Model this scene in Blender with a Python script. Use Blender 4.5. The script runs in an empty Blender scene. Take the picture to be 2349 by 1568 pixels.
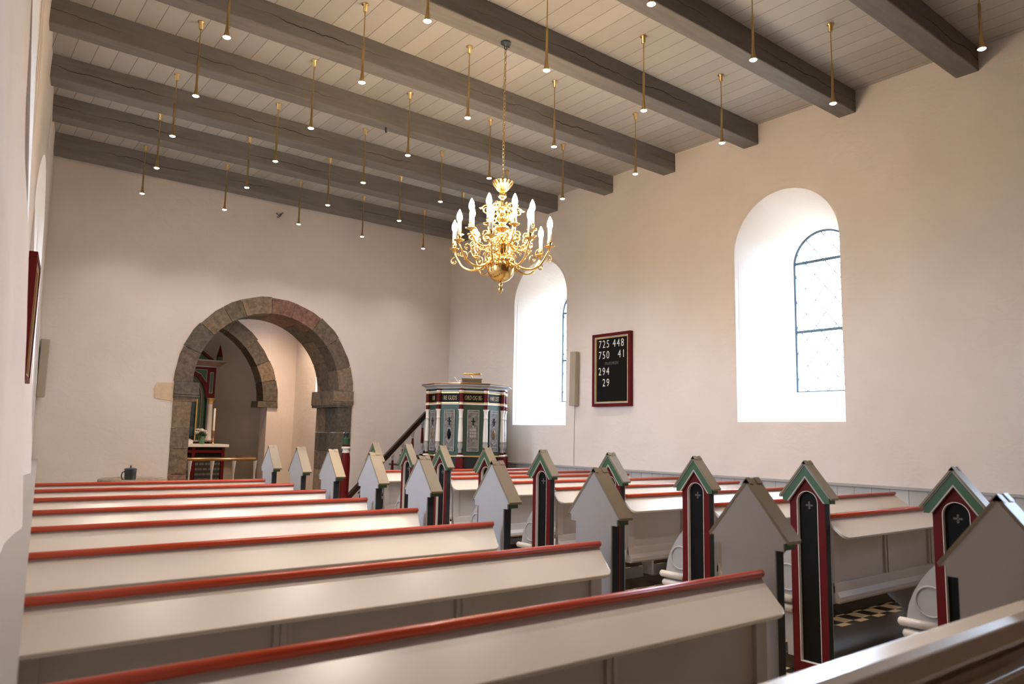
import bpy, math, random
from math import sin, cos, pi, radians as R, sqrt, atan2
from mathutils import Vector, Matrix, noise
random.seed(7)
SC = bpy.context.scene
COL = SC.collection
E = 1.5                      # eye height; measured heights are relative to the eye

# ---------------------------------------------------------------- camera
F_PX, PITCH, YAW, ROLL = 1724.3, .1238, .66481, -.02002
fw = Vector((sin(YAW)*cos(PITCH), cos(YAW)*cos(PITCH), sin(PITCH)))
rt = Vector((cos(YAW), -sin(YAW), 0)); dn = fw.cross(rt)
c_, s_ = cos(ROLL), sin(ROLL)
rt2 = rt*c_ + dn*s_; dn2 = dn*c_ - rt*s_
cam_d = bpy.data.cameras.new('camera'); cam = bpy.data.objects.new('camera', cam_d)
COL.objects.link(cam); SC.camera = cam
m = Matrix.Identity(4)
for i in range(3):
    m[i][0] = rt2[i]; m[i][1] = -dn2[i]; m[i][2] = -fw[i]
m[0][3], m[1][3], m[2][3] = 0, 0, E
cam.matrix_world = m
cam_d.sensor_width = 36; cam_d.lens = F_PX/2349*36; cam_d.clip_start = .01
cam_d.dof.use_dof = True; cam_d.dof.focus_distance = 9.0; cam_d.dof.aperture_fstop = 3.2

# ---------------------------------------------------------------- light
W = bpy.data.worlds.new('sky'); SC.world = W; W.use_nodes = True
bg = W.node_tree.nodes['Background']
bg.inputs[1].default_value = 30.0
wt = W.node_tree; wtc = wt.nodes.new('ShaderNodeTexCoord'); wsx = wt.nodes.new('ShaderNodeSeparateXYZ'); wr = wt.nodes.new('ShaderNodeValToRGB')
wmr = wt.nodes.new('ShaderNodeMapRange'); wmr.inputs['From Min'].default_value = -1; wmr.inputs['From Max'].default_value = 1
wt.links.new(wtc.outputs['Generated'], wsx.inputs[0]); wt.links.new(wsx.outputs[2], wmr.inputs['Value']); wt.links.new(wmr.outputs[0], wr.inputs[0])
wr.color_ramp.elements[0].position = .485; wr.color_ramp.elements[0].color = (.13, .14, .11, 1)     # ground outside
wr.color_ramp.elements[1].position = .505; wr.color_ramp.elements[1].color = (.68, .85, 1.05, 1)     # overcast sky
wt.links.new(wr.outputs[0], bg.inputs[0])
SPOT_W = 49.0
BULB = 230.0
SC.view_settings.view_transform = 'Standard'; SC.view_settings.look = 'None'
SC.view_settings.gamma = 1; SC.view_settings.use_curve_mapping = False
SC.view_settings.exposure = 0.43

# ---------------------------------------------------------------- materials
def mat(name, col, rough=.5, metal=0, spec=.5, emit=None, es=0, var=0, vs=6, bump=0, bs=30, coat=0):
    M = bpy.data.materials.new(name); M.use_nodes = True
    nt = M.node_tree; b = nt.nodes['Principled BSDF']
    b.inputs['Base Color'].default_value = (*col, 1); b.inputs['Roughness'].default_value = rough
    b.inputs['Metallic'].default_value = metal; b.inputs['Specular IOR Level'].default_value = spec
    b.inputs['Coat Weight'].default_value = coat
    if emit: b.inputs['Emission Color'].default_value = (*emit, 1); b.inputs['Emission Strength'].default_value = es
    if var or bump:
        tc = nt.nodes.new('ShaderNodeTexCoord')
        if var:
            n = nt.nodes.new('ShaderNodeTexNoise'); n.inputs['Scale'].default_value = vs; n.inputs['Detail'].default_value = 6
            nt.links.new(tc.outputs['Object'], n.inputs['Vector'])
            r = nt.nodes.new('ShaderNodeMapRange'); r.inputs['From Min'].default_value = .3; r.inputs['From Max'].default_value = .7
            r.inputs['To Min'].default_value = 1-var; r.inputs['To Max'].default_value = 1+var
            nt.links.new(n.outputs['Fac'], r.inputs['Value'])
            v = nt.nodes.new('ShaderNodeVectorMath'); v.operation = 'SCALE'; v.inputs[0].default_value = col
            nt.links.new(r.outputs[0], v.inputs['Scale']); nt.links.new(v.outputs[0], b.inputs['Base Color'])
        if bump:
            n2 = nt.nodes.new('ShaderNodeTexNoise'); n2.inputs['Scale'].default_value = bs; n2.inputs['Detail'].default_value = 8
            nt.links.new(tc.outputs['Object'], n2.inputs['Vector'])
            bp = nt.nodes.new('ShaderNodeBump'); bp.inputs['Strength'].default_value = bump; bp.inputs['Distance'].default_value = .02
            nt.links.new(n2.outputs['Fac'], bp.inputs['Height']); nt.links.new(bp.outputs[0], b.inputs['Normal'])
    return M
def plaster():
    M = mat('plaster', (.80, .73, .66), .9, spec=.15)
    nt = M.node_tree; b = nt.nodes['Principled BSDF']; N = nt.nodes.new; L = nt.links.new
    g = N('ShaderNodeNewGeometry')
    n1 = N('ShaderNodeTexNoise'); n1.inputs['Scale'].default_value = 1.3; n1.inputs['Detail'].default_value = 4
    n2 = N('ShaderNodeTexNoise'); n2.inputs['Scale'].default_value = 9; n2.inputs['Detail'].default_value = 9; n2.inputs['Roughness'].default_value = .65
    n2.inputs['Distortion'].default_value = .6
    mp = N('ShaderNodeMapping'); mp.inputs['Scale'].default_value = (.55, .55, .8)
    L(g.outputs['Position'], mp.inputs[0]); L(g.outputs['Position'], n1.inputs['Vector']); L(mp.outputs[0], n2.inputs['Vector'])
    cr = N('ShaderNodeValToRGB'); cr.color_ramp.elements[0].position = .3; cr.color_ramp.elements[1].position = .7
    cr.color_ramp.elements[0].color = (.69, .622, .585, 1); cr.color_ramp.elements[1].color = (.74, .685, .66, 1)
    L(n1.outputs['Fac'], cr.inputs[0]); L(cr.outputs[0], b.inputs['Base Color'])
    bp = N('ShaderNodeBump'); bp.inputs['Strength'].default_value = .2; bp.inputs['Distance'].default_value = .045
    L(n2.outputs['Fac'], bp.inputs['Height']); L(bp.outputs[0], b.inputs['Normal'])
    return M
PLASTER = plaster()
def stone():
    M = mat('granite', (.3, .26, .22), .85, spec=.3)
    nt = M.node_tree; b = nt.nodes['Principled BSDF']; N = nt.nodes.new; L = nt.links.new
    at = N('ShaderNodeAttribute'); at.attribute_name = 'tint'
    g = N('ShaderNodeNewGeometry')
    n = N('ShaderNodeTexNoise'); n.inputs['Scale'].default_value = 14; n.inputs['Detail'].default_value = 10; n.inputs['Roughness'].default_value = .75
    L(g.outputs['Position'], n.inputs['Vector'])
    r = N('ShaderNodeMapRange'); r.inputs['From Min'].default_value = .3; r.inputs['From Max'].default_value = .72
    r.inputs['To Min'].default_value = .45; r.inputs['To Max'].default_value = 1.5; L(n.outputs['Fac'], r.inputs['Value'])
    v = N('ShaderNodeVectorMath'); v.operation = 'SCALE'; L(at.outputs['Color'], v.inputs[0]); L(r.outputs[0], v.inputs['Scale'])
    L(v.outputs[0], b.inputs['Base Color'])
    bp = N('ShaderNodeBump'); bp.inputs['Strength'].default_value = .6; bp.inputs['Distance'].default_value = .02
    L(n.outputs['Fac'], bp.inputs['Height']); L(bp.outputs[0], b.inputs['Normal'])
    return M
STONE = stone()
def boards(name, col, axis, width, rough=.55, gap=.035):
    """painted tongue-and-groove boards: a thin dark joint every <width> metres along <axis>"""
    M = mat(name, col, rough, spec=.4); nt = M.node_tree; b = nt.nodes['Principled BSDF']; N = nt.nodes.new; L = nt.links.new
    g = N('ShaderNodeNewGeometry'); sx = N('ShaderNodeSeparateXYZ'); L(g.outputs['Position'], sx.inputs[0])
    d = N('ShaderNodeMath'); d.operation = 'DIVIDE'; L(sx.outputs[axis], d.inputs[0]); d.inputs[1].default_value = width
    fr = N('ShaderNodeMath'); fr.operation = 'FRACT'; L(d.outputs[0], fr.inputs[0])
    fl = N('ShaderNodeMath'); fl.operation = 'FLOOR'; L(d.outputs[0], fl.inputs[0])
    lt = N('ShaderNodeMath'); lt.operation = 'LESS_THAN'; L(fr.outputs[0], lt.inputs[0]); lt.inputs[1].default_value = gap
    wn = N('ShaderNodeTexWhiteNoise'); wn.noise_dimensions = '1D'; L(fl.outputs[0], wn.inputs['W'])
    mr = N('ShaderNodeMapRange'); mr.inputs['To Min'].default_value = .9; mr.inputs['To Max'].default_value = 1.06; L(wn.outputs[0], mr.inputs['Value'])
    v = N('ShaderNodeVectorMath'); v.operation = 'SCALE'; v.inputs[0].default_value = col; L(mr.outputs[0], v.inputs['Scale'])
    mx = N('ShaderNodeMix'); mx.data_type = 'RGBA'; L(lt.outputs[0], mx.inputs[0]); L(v.outputs[0], mx.inputs[6])
    mx.inputs[7].default_value = (col[0]*.30, col[1]*.28, col[2]*.26, 1)
    L(mx.outputs[2], b.inputs['Base Color'])
    bp = N('ShaderNodeBump'); bp.inputs['Strength'].default_value = .5; bp.inputs['Distance'].default_value = .006; bp.invert = True
    L(lt.outputs[0], bp.inputs['Height']); L(bp.outputs[0], b.inputs['Normal'])
    return M
def beam_mat():
    M = mat('painted_beam', (.19, .165, .15), .6, spec=.35); nt = M.node_tree; b = nt.nodes['Principled BSDF']; N = nt.nodes.new; L = nt.links.new
    tc = N('ShaderNodeTexCoord'); oi = N('ShaderNodeObjectInfo')
    sx = N('ShaderNodeSeparateXYZ'); L(tc.outputs['Object'], sx.inputs[0])
    ml = N('ShaderNodeMath'); ml.operation = 'MULTIPLY'; L(oi.outputs['Random'], ml.inputs[0]); ml.inputs[1].default_value = 40
    cb = N('ShaderNodeCombineXYZ'); L(sx.outputs[0], cb.inputs[0]); L(ml.outputs[0], cb.inputs[1])
    n = N('ShaderNodeTexNoise'); n.inputs['Scale'].default_value = 1.6; n.inputs['Detail'].default_value = 8; n.inputs['Roughness'].default_value = .6
    L(cb.outputs[0], n.inputs['Vector'])
    # crack height along the beam
    h = N('ShaderNodeMapRange'); h.inputs['To Min'].default_value = .02; h.inputs['To Max'].default_value = .22; L(n.outputs['Fac'], h.inputs['Value'])
    sb = N('ShaderNodeMath'); sb.operation = 'SUBTRACT'; L(sx.outputs[2], sb.inputs[0]); L(h.outputs[0], sb.inputs[1])
    ab = N('ShaderNodeMath'); ab.operation = 'ABSOLUTE'; L(sb.outputs[0], ab.inputs[0])
    n3 = N('ShaderNodeTexNoise'); n3.inputs['Scale'].default_value = .9; L(cb.outputs[0], n3.inputs['Vector'])
    wd = N('ShaderNodeMapRange'); wd.inputs['From Min'].default_value = .42; wd.inputs['From Max'].default_value = .6; wd.inputs['To Min'].default_value = 0; wd.inputs['To Max'].default_value = .0045
    L(n3.outputs['Fac'], wd.inputs['Value'])
    lt = N('ShaderNodeMath'); lt.operation = 'LESS_THAN'; L(ab.outputs[0], lt.inputs[0]); L(wd.outputs[0], lt.inputs[1])
    mp = N('ShaderNodeMapping'); mp.inputs['Scale'].default_value = (1, 8, 8); L(tc.outputs['Object'], mp.inputs[0])
    n2 = N('ShaderNodeTexNoise'); n2.inputs['Scale'].default_value = 2.5; n2.inputs['Detail'].default_value = 8; L(mp.outputs[0], n2.inputs['Vector'])
    cr = N('ShaderNodeValToRGB'); cr.color_ramp.elements[0].position = .3; cr.color_ramp.elements[1].position = .72
    cr.color_ramp.elements[0].color = (.15, .138, .133, 1); cr.color_ramp.elements[1].color = (.19, .178, .173, 1)
    L(n2.outputs['Fac'], cr.inputs[0])
    mx = N('ShaderNodeMix'); mx.data_type = 'RGBA'; L(lt.outputs[0], mx.inputs[0]); L(cr.outputs[0], mx.inputs[6]); mx.inputs[7].default_value = (.02, .015, .012, 1)
    L(mx.outputs[2], b.inputs['Base Color'])
    bp = N('ShaderNodeBump'); bp.inputs['Strength'].default_value = .35; bp.inputs['Distance'].default_value = .01
    L(n2.outputs['Fac'], bp.inputs['Height']); L(bp.outputs[0], b.inputs['Normal'])
    return M
def tiles():
    M = mat('checker_tiles', (.1, .1, .1), .35, spec=.5); nt = M.node_tree; b = nt.nodes['Principled BSDF']; N = nt.nodes.new; L = nt.links.new
    g = N('ShaderNodeNewGeometry'); mp = N('ShaderNodeMapping'); mp.inputs['Location'].default_value = (.03, .05, .013)
    L(g.outputs['Position'], mp.inputs[0])
    ck = N('ShaderNodeTexChecker'); ck.inputs['Scale'].default_value = 1/.15
    ck.inputs['Color1'].default_value = (.62, .48, .28, 1); ck.inputs['Color2'].default_value = (.02, .017, .015, 1)
    L(mp.outputs[0], ck.inputs['Vector']); L(ck.outputs[0], b.inputs['Base Color'])
    return M
def glass_mat():
    M = bpy.data.materials.new('window_glass'); M.use_nodes = True; nt = M.node_tree; nt.nodes.clear(); N = nt.nodes.new; L = nt.links.new
    o = N('ShaderNodeOutputMaterial'); t = N('ShaderNodeBsdfTransparent'); t.inputs[0].default_value = (.95, .97, 1, 1)
    gl = N('ShaderNodeBsdfGlossy'); gl.inputs['Roughness'].default_value = .05
    mx = N('ShaderNodeMixShader'); mx.inputs[0].default_value = .05
    L(t.outputs[0], mx.inputs[1]); L(gl.outputs[0], mx.inputs[2]); L(mx.outputs[0], o.inputs[0])
    return M
CREAM = mat('cream_paint', (.585, .54, .485), .27, spec=.6, var=.03, vs=3)
GREY = mat('grey_paint', (.47, .43, .40), .5, spec=.4, var=.04, vs=4)
GREYW = mat('grey_white_paint', (.37, .358, .355), .5, spec=.4, var=.04, vs=3)
WHITE = mat('white_paint', (.74, .70, .66), .45)
RED = mat('red_paint', (.10, .0045, .0045), .5, spec=.18)
RAIL = mat('red_rail_paint', (.5, .055, .014), .28, spec=.6)
BLACK = mat('black_paint', (.006, .006, .006), .5, spec=.12)
DARK = mat('dark_blue_grey_paint', (.022, .025, .030), .5, spec=.25)
GREEN = mat('green_paint', (.035, .095, .042), .45)
PGREEN = mat('pulpit_green_paint', (.024, .058, .037), .45)
DGREEN = mat('dark_green_paint', (.022, .085, .05), .45)
ROOF = mat('grey_brown_roof_paint', (.175, .135, .08), .33, spec=.9)
GOLD = mat('gold_paint', (.75, .52, .2), .35, metal=.6)
BRASS = mat('polished_brass', (.95, .66, .26), .16, metal=1)
BRASSD = mat('satin_brass', (.62, .44, .19), .33, metal=1)
COPPER = mat('copper', (.8, .42, .25), .25, metal=1)
IRONB = mat('bloom_tinted_window_iron', (.07, .12, .17), .5)  # blue-grey tone stands in for window bloom over the frame
IRON = mat('dark_iron', (.06, .075, .09), .5, metal=.4)
LEAD = mat('lead_came', (.40, .42, .48), .5, metal=.3)  # pale bluish tone puts the bloom around the leading into its colour
WOOD = mat('dark_wood', (.022, .011, .007), .35, spec=.6, var=.25, vs=5)
PATCH = mat('old_tan_plaster', (.62, .50, .36), .9, spec=.1, var=.08, vs=12, bump=.3, bs=20)
HRAIL = mat('polished_handrail', (.42, .22, .08), .22, metal=.5)
BROWN = mat('brown_wood', (.20, .10, .05), .4, var=.2, vs=6)
PEWTER = mat('pewter', (.018, .020, .024), .4, metal=.2)
TAUPE = mat('taupe_metal', (.36, .31, .24), .5)
RELIEF = mat('painted_relief', (.16, .15, .135), .7, var=.45, vs=22, bump=.4, bs=50)
CANVAS = mat('dark_painting', (.03, .055, .07), .5, var=.9, vs=7)
FONTST = mat('font_granite', (.21, .155, .11), .85, var=.25, vs=25, bump=.5, bs=60)
LINEN = mat('white_linen', (.8, .8, .8), .8)
WAX = mat('candle_white', (.85, .80, .72), .5)
GLASSG = mat('green_glass', (.10, .22, .14), .1, spec=.7)
LEAF = mat('leaf_green', (.05, .12, .04), .6)
PETAL = mat('white_petal', (.85, .84, .82), .7)
CHALK = mat('white_lettering', (.88, .85, .78), .6)
FAINT = mat('faded_lettering', (.10, .095, .09), .6)
GILT = mat('gilt_lettering', (.48, .36, .19), .4)
LENS = mat('lamp_lens', (1, 1, 1), .3, emit=(1, .93, .82), es=40)
BULBM = mat('candle_bulb', (1, 1, 1), .3, emit=(1, .72, .42), es=BULB)
GLASS = glass_mat(); TILES = tiles(); BEAM = beam_mat()
CEIL = boards('ceiling_boards', (.43, .41, .39), 0, .19, .5, .03)
DADO = boards('dado_boards', (.50, .49, .49), 1, .19, .5, .025)

def lines_mat():
    M = mat('black_panel_with_faded_lines', (.022, .021, .022), .45); nt = M.node_tree; b = nt.nodes['Principled BSDF']; N = nt.nodes.new; L = nt.links.new
    g = N('ShaderNodeNewGeometry'); sx = N('ShaderNodeSeparateXYZ'); L(g.outputs['Position'], sx.inputs[0])
    d = N('ShaderNodeMath'); d.operation = 'DIVIDE'; L(sx.outputs[2], d.inputs[0]); d.inputs[1].default_value = .1
    fr = N('ShaderNodeMath'); fr.operation = 'FRACT'; L(d.outputs[0], fr.inputs[0]); fl = N('ShaderNodeMath'); fl.operation = 'FLOOR'; L(d.outputs[0], fl.inputs[0])
    lt = N('ShaderNodeMath'); lt.operation = 'LESS_THAN'; L(fr.outputs[0], lt.inputs[0]); lt.inputs[1].default_value = .42
    cb = N('ShaderNodeCombineXYZ'); m1 = N('ShaderNodeMath'); m1.operation = 'MULTIPLY'; L(sx.outputs[0], m1.inputs[0]); m1.inputs[1].default_value = 28
    L(m1.outputs[0], cb.inputs[0]); L(fl.outputs[0], cb.inputs[1])
    n = N('ShaderNodeTexNoise'); n.inputs['Scale'].default_value = 1; n.inputs['Detail'].default_value = 3; L(cb.outputs[0], n.inputs['Vector'])
    gt = N('ShaderNodeMath'); gt.operation = 'GREATER_THAN'; L(n.outputs['Fac'], gt.inputs[0]); gt.inputs[1].default_value = .45
    m = N('ShaderNodeMath'); m.operation = 'MULTIPLY'; L(lt.outputs[0], m.inputs[0]); L(gt.outputs[0], m.inputs[1])
    mx = N('ShaderNodeMix'); mx.data_type = 'RGBA'; L(m.outputs[0], mx.inputs[0]); mx.inputs[6].default_value = (.022, .021, .022, 1); mx.inputs[7].default_value = (.12, .115, .11, 1)
    L(mx.outputs[2], b.inputs['Base Color'])
    return M
LINES = lines_mat()
# ---------------------------------------------------------------- mesh builder
class MB:
    def __init__(s): s.v = []; s.f = []; s.m = []; s.sm = []; s.t = None
    def face(s, pts, mi=0, smooth=False):
        n = len(s.v); s.v += [tuple(p) for p in pts]; s.f.append(tuple(range(n, n+len(pts)))); s.m.append(mi); s.sm.append(smooth)
    def add(s, vs, fs, mi=0, smooth=False):
        n = len(s.v); s.v += [tuple(p) for p in vs]
        for f in fs: s.f.append(tuple(i+n for i in f)); s.m.append(mi); s.sm.append(smooth)
    def box(s, x0, x1, y0, y1, z0, z1, mi=0):
        vs = [(x, y, z) for x in (x0, x1) for y in (y0, y1) for z in (z0, z1)]
        s.add(vs, [(0, 1, 3, 2), (4, 6, 7, 5), (0, 4, 5, 1), (2, 3, 7, 6), (0, 2, 6, 4), (1, 5, 7, 3)], mi)
    def prism(s, prof, axis, a0, a1, mi=0, cap=True):
        """prof: 2D points; axis 0: (y,z) swept in x; 1: (x,z) swept in y; 2: (x,y) swept in z"""
        def P(p, a): return (a, p[0], p[1]) if axis == 0 else (p[0], a, p[1]) if axis == 1 else (p[0], p[1], a)
        n = len(prof); vs = [P(p, a0) for p in prof]+[P(p, a1) for p in prof]
        fs = [(i, (i+1) % n, n+(i+1) % n, n+i) for i in range(n)]
        if cap: fs += [tuple(range(n))[::-1], tuple(range(n, 2*n))]
        s.add(vs, fs, mi)
    def lathe(s, prof, c=(0, 0, 0), n=16, mi=0, smooth=True, a0=0, a1=2*pi):
        """prof: (r,z) pairs"""
        full = abs(a1-a0-2*pi) < 1e-6; k = n if full else n+1
        vs = []
        for r, z in prof:
            for i in range(k):
                a = a0+(a1-a0)*i/n; vs.append((c[0]+r*cos(a), c[1]+r*sin(a), c[2]+z))
        fs = []
        for j in range(len(prof)-1):
            for i in range(n):
                i2 = (i+1) % k; fs.append((j*k+i, j*k+i2, (j+1)*k+i2, (j+1)*k+i))
        s.add(vs, fs, mi, smooth)
    def tube(s, pts, r, n=8, mi=0, closed=False):
        pts = [Vector(p) for p in pts]; rs = r if isinstance(r, (list, tuple)) else [r]*len(pts)
        up = Vector((.13, .21, .97)); vs = []; N_ = len(pts); a = None
        for i, p in enumerate(pts):
            t = (pts[(i+1) % N_ if closed else min(i+1, N_-1)]-pts[(i-1) % N_ if closed else max(i-1, 0)]).normalized()
            if a is None: a = t.cross(up); a = a.normalized() if a.length > 1e-3 else t.cross(Vector((1, 0, 0))).normalized()
            a = (a-t*a.dot(t)).normalized(); b = t.cross(a)
            for k in range(n): vs.append(p+(a*cos(2*pi*k/n)+b*sin(2*pi*k/n))*rs[i])
        fs = []
        for i in range(N_ if closed else N_-1):
            j = (i+1) % N_
            for k in range(n): fs.append((i*n+k, i*n+(k+1) % n, j*n+(k+1) % n, j*n+k))
        if not closed: fs += [tuple(range(n))[::-1], tuple((N_-1)*n+k for k in range(n))]
        s.add(vs, fs, mi, True)
    def build(s, name, mats, parent=None, loc=None, bevel=0, weld=False):
        me = bpy.data.meshes.new(name); me.from_pydata(s.v, [], s.f)
        mats = mats if isinstance(mats, (list, tuple)) else [mats]
        for q in mats: me.materials.append(q)
        me.polygons.foreach_set('material_index', s.m); me.polygons.foreach_set('use_smooth', s.sm)
        if s.t:
            at = me.color_attributes.new('tint', 'FLOAT_COLOR', 'CORNER'); k = 0
            for pi_, p in enumerate(me.polygons):
                for _ in p.loop_indices: at.data[k].color = (*s.t[pi_], 1); k += 1
        me.update()
        o = bpy.data.objects.new(name, me); COL.objects.link(o)
        if parent: o.parent = parent
        if loc: o.location = loc
        if weld:
            w = o.modifiers.new('weld', 'WELD'); w.merge_threshold = .0004
        if bevel:
            b = o.modifiers.new('bevel', 'BEVEL'); b.width = bevel; b.segments = 2; b.limit_method = 'ANGLE'; b.angle_limit = R(40)
        fixn(me)
        return o
import bmesh
def fixn(me):
    bm = bmesh.new(); bm.from_mesh(me)
    bmesh.ops.recalc_face_normals(bm, faces=bm.faces); bm.to_mesh(me); bm.free()
def thing(name, label, cat, loc=(0, 0, 0), rz=0, group=None):
    o = bpy.data.objects.new(name, None); COL.objects.link(o); o.empty_display_size = .1
    o.location = loc; o.rotation_euler = (0, 0, rz); o['label'] = label; o['category'] = cat
    if group: o['group'] = group
    return o
def tag(o, label, cat, group=None):
    o['label'] = label; o['category'] = cat
    if group: o['group'] = group
    return o
def struct(o): o['kind'] = 'structure'; return o
def text(name, s, size, M, parent, mw, depth=.002, sx=1.0, align='LEFT', bold=0, gap=1.0):
    cu = bpy.data.curves.new(name, 'FONT'); cu.body = s; cu.size = size; cu.extrude = depth; cu.align_x = align; cu.offset = bold
    cu.resolution_u = 3; cu.space_character = gap
    o = bpy.data.objects.new(name, cu); COL.objects.link(o); bpy.context.view_layer.update()
    me = bpy.data.meshes.new_from_object(o.evaluated_get(bpy.context.evaluated_depsgraph_get()))
    bpy.data.objects.remove(o); me.materials.clear(); me.materials.append(M)
    o = bpy.data.objects.new(name, me); COL.objects.link(o); o.parent = parent
    me.transform(mw @ Matrix.Diagonal((sx, 1, 1, 1)))
    return o
def interp(x, xs, ys):
    if x <= xs[0]: return ys[0]
    for i in range(len(xs)-1):
        if x <= xs[i+1]: return ys[i]+(ys[i+1]-ys[i])*(x-xs[i])/(xs[i+1]-xs[i])
    return ys[-1]

# ================================================================ SHELL
ZC = 3.98+E      # ceiling
YF = 12.25       # wall with the chancel arch
YW = -1.3        # west end
XR = 8.05
def nz(a, b, c=0, s=1.0): return noise.noise(Vector((a*s, b*s, c)))
LY = [-3, -1, 0, 1.5, 2.4, 4.3, 5.7, 6.3, 8.85, 10.25, 11, 12.25]
LLO = [-.5, -.25, -.12, .06, .19, .39, .525, .575, .88, 1.03, 1.1, 1.28]
LHI = [-.6, -.35, -.2, -.05, .05, .275, .425, .48, .73, .99, 1.07, 1.22]
LTO = [-.7, -.45, -.3, -.12, -.02, .22, .38, .44, .75, .935, 1.03, 1.20]
def XL(y, z):
    zr = z-E; lo, hi, to = interp(y, LY, LLO), interp(y, LY, LHI), interp(y, LY, LTO)
    x = lo if zr < -.46 else lo+(hi-lo)*(zr+.46)/2.06 if zr < 1.6 else hi+(to-hi)*(zr-1.6)/2.4
    x += .045*math.exp(-((y-4.15)/.35)**2)/(1+math.exp((zr-1.15)*6))+.055*math.exp(-((y-8.72)/.25)**2)/(1+math.exp((zr-1.25)*6))
    return x+.016*nz(y, z, 3, 1.1)+.005*nz(y, z, 5, 4)
def XRf(y, z): return XR+.014*nz(y, z, 1, .8)+.004*nz(y, z, 2, 4)
def arch_pts(c, hw, sill, spring, n=20):
    """closed outline of a round-headed opening in (u,z)"""
    p = [(c-hw, sill), (c+hw, sill)]
    for i in range(n+1):
        a = pi*i/n; p.append((c+hw*cos(a), spring+hw*sin(a)))
    return p
def wall_grid(mb, P, u0, u1, z0, z1, holes, du=.09, dz=.11, mi=0):
    """P(u,z) -> point; holes: (centre, half width, sill, spring)"""
    us = [u0+(u1-u0)*i/max(1, round((u1-u0)/du)) for i in range(max(1, round((u1-u0)/du))+1)]
    for c, hw, si, sp in holes:
        us = [u for u in us if not (c-hw-.02 < u < c+hw+.02)]
        us += [c-hw*cos(pi*i/24) for i in range(25)]
    us = sorted(us)
    nzn = max(2, round((z1-z0)/dz))
    def span(ua, ub, zb_a, zb_b, zt_a, zt_b):
        k = max(1, round((max(zt_a, zt_b)-min(zb_a, zb_b))/dz)); vs = []
        for j in range(k+1):
            t = j/k
            vs.append(P(ua, zb_a+(zt_a-zb_a)*t)); vs.append(P(ub, zb_b+(zt_b-zb_b)*t))
        mb.add(vs, [(2*j, 2*j+1, 2*j+3, 2*j+2) for j in range(k)], mi, True)
    for ua, ub in zip(us, us[1:]):
        um = (ua+ub)/2; h = [q for q in holes if abs(um-q[0]) < q[1]]
        if not h: span(ua, ub, z0, z0, z1, z1); continue
        c, hw, si, sp = h[0]
        ta, tb = [sp+sqrt(max(0, hw*hw-(u-c)**2)) for u in (ua, ub)]
        if si > z0: span(ua, ub, z0, z0, si, si)
        span(ua, ub, ta, tb, z1, z1)
def reveal(mb, A, B, k=5, mi=0):
    """loft between two closed outlines of equal length"""
    n = len(A); vs = []
    for j in range(k+1):
        t = j/k; vs += [tuple(a[i]+(b[i]-a[i])*t for i in range(3)) for a, b in zip(A, B)]
    mb.add(vs, [(j*n+i, j*n+(i+1) % n, (j+1)*n+(i+1) % n, (j+1)*n+i) for j in range(k) for i in range(n)], mi, False)
NICH = [(4.975, .70, .225+E, 2.35+E), (9.54, .68, .18+E, 2.27+E)]
NR = NICH+[(.40, .70, .225+E, 2.35+E)]
GL = [(4.99, .42, .64+E, 2.30+E), (9.56, .43, .62+E, 2.17+E), (.42, .28, .9+E, 1.7+E)]
wins = []
def window(n, X, g, side):
    """leaded round-headed window in the plane x = X"""
    c, hw, si, sp = g
    root = bpy.data.objects.new('window_%d' % n, None); COL.objects.link(root); root.location = (X, c, si)
    root['kind'] = 'structure'
    loc = lambda pts: [(0, p[0]-c, p[1]-si) for p in pts]
    o = arch_pts(c, hw, si, sp, 24)
    mb = MB(); mb.tube(loc(o), .019, 6, closed=True)
    H = sp-si
    for zz in (H*1.02, H*.47): mb.box(-.012, .012, -hw, hw, zz-.018, zz+.018)
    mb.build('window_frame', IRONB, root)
    mb = MB(); s = .27
    def inside(y, z): return abs(y) < hw and z > 0 and (z < H or y*y+(z-H)**2 < hw*hw)
    for sg in (1, -1):
        k = -12
        while k < 24:
            # line z*0.8 = sg*y + k*s
            seg = [((q-60)/60*hw*1.0, ) for q in range(121)]
            run = []
            for (y,) in seg:
                z = (sg*y+k*s)*1.25
                if inside(y, z): run.append((0, y, z))
                elif len(run) > 1: mb.tube([run[0], run[-1]], .0085, 4); run = []
                else: run = []
            if len(run) > 1: mb.tube([run[0], run[-1]], .0085, 4)
            k += 1
    mb.build('lead_lattice', LEAD, root)
    mb = MB(); mb.face([(.012*side, p[1], p[2]) for p in loc(o)]); mb.build('window_glass', GLASS, root)
    mb = MB(); mb.box(-.05 if side > 0 else -.02, .02 if side > 0 else .05, -hw-.02, hw+.02, -.045, -.012); mb.build('window_sill', WHITE, root)
    L = bpy.data.lights.new('sky_portal', 'AREA'); L.shape = 'RECTANGLE'; L.size = 2*hw+.1; L.size_y = H+hw+.1
    L.cycles.is_portal = True
    lo = bpy.data.objects.new('sky_portal', L); COL.objects.link(lo)
    lo.location = (X+.1*side, c, si+(H+hw)/2); lo.rotation_euler = (0, R(90) if side > 0 else R(-90), 0)
    L.size, L.size_y = H+hw+.1, 2*hw+.1
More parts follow.
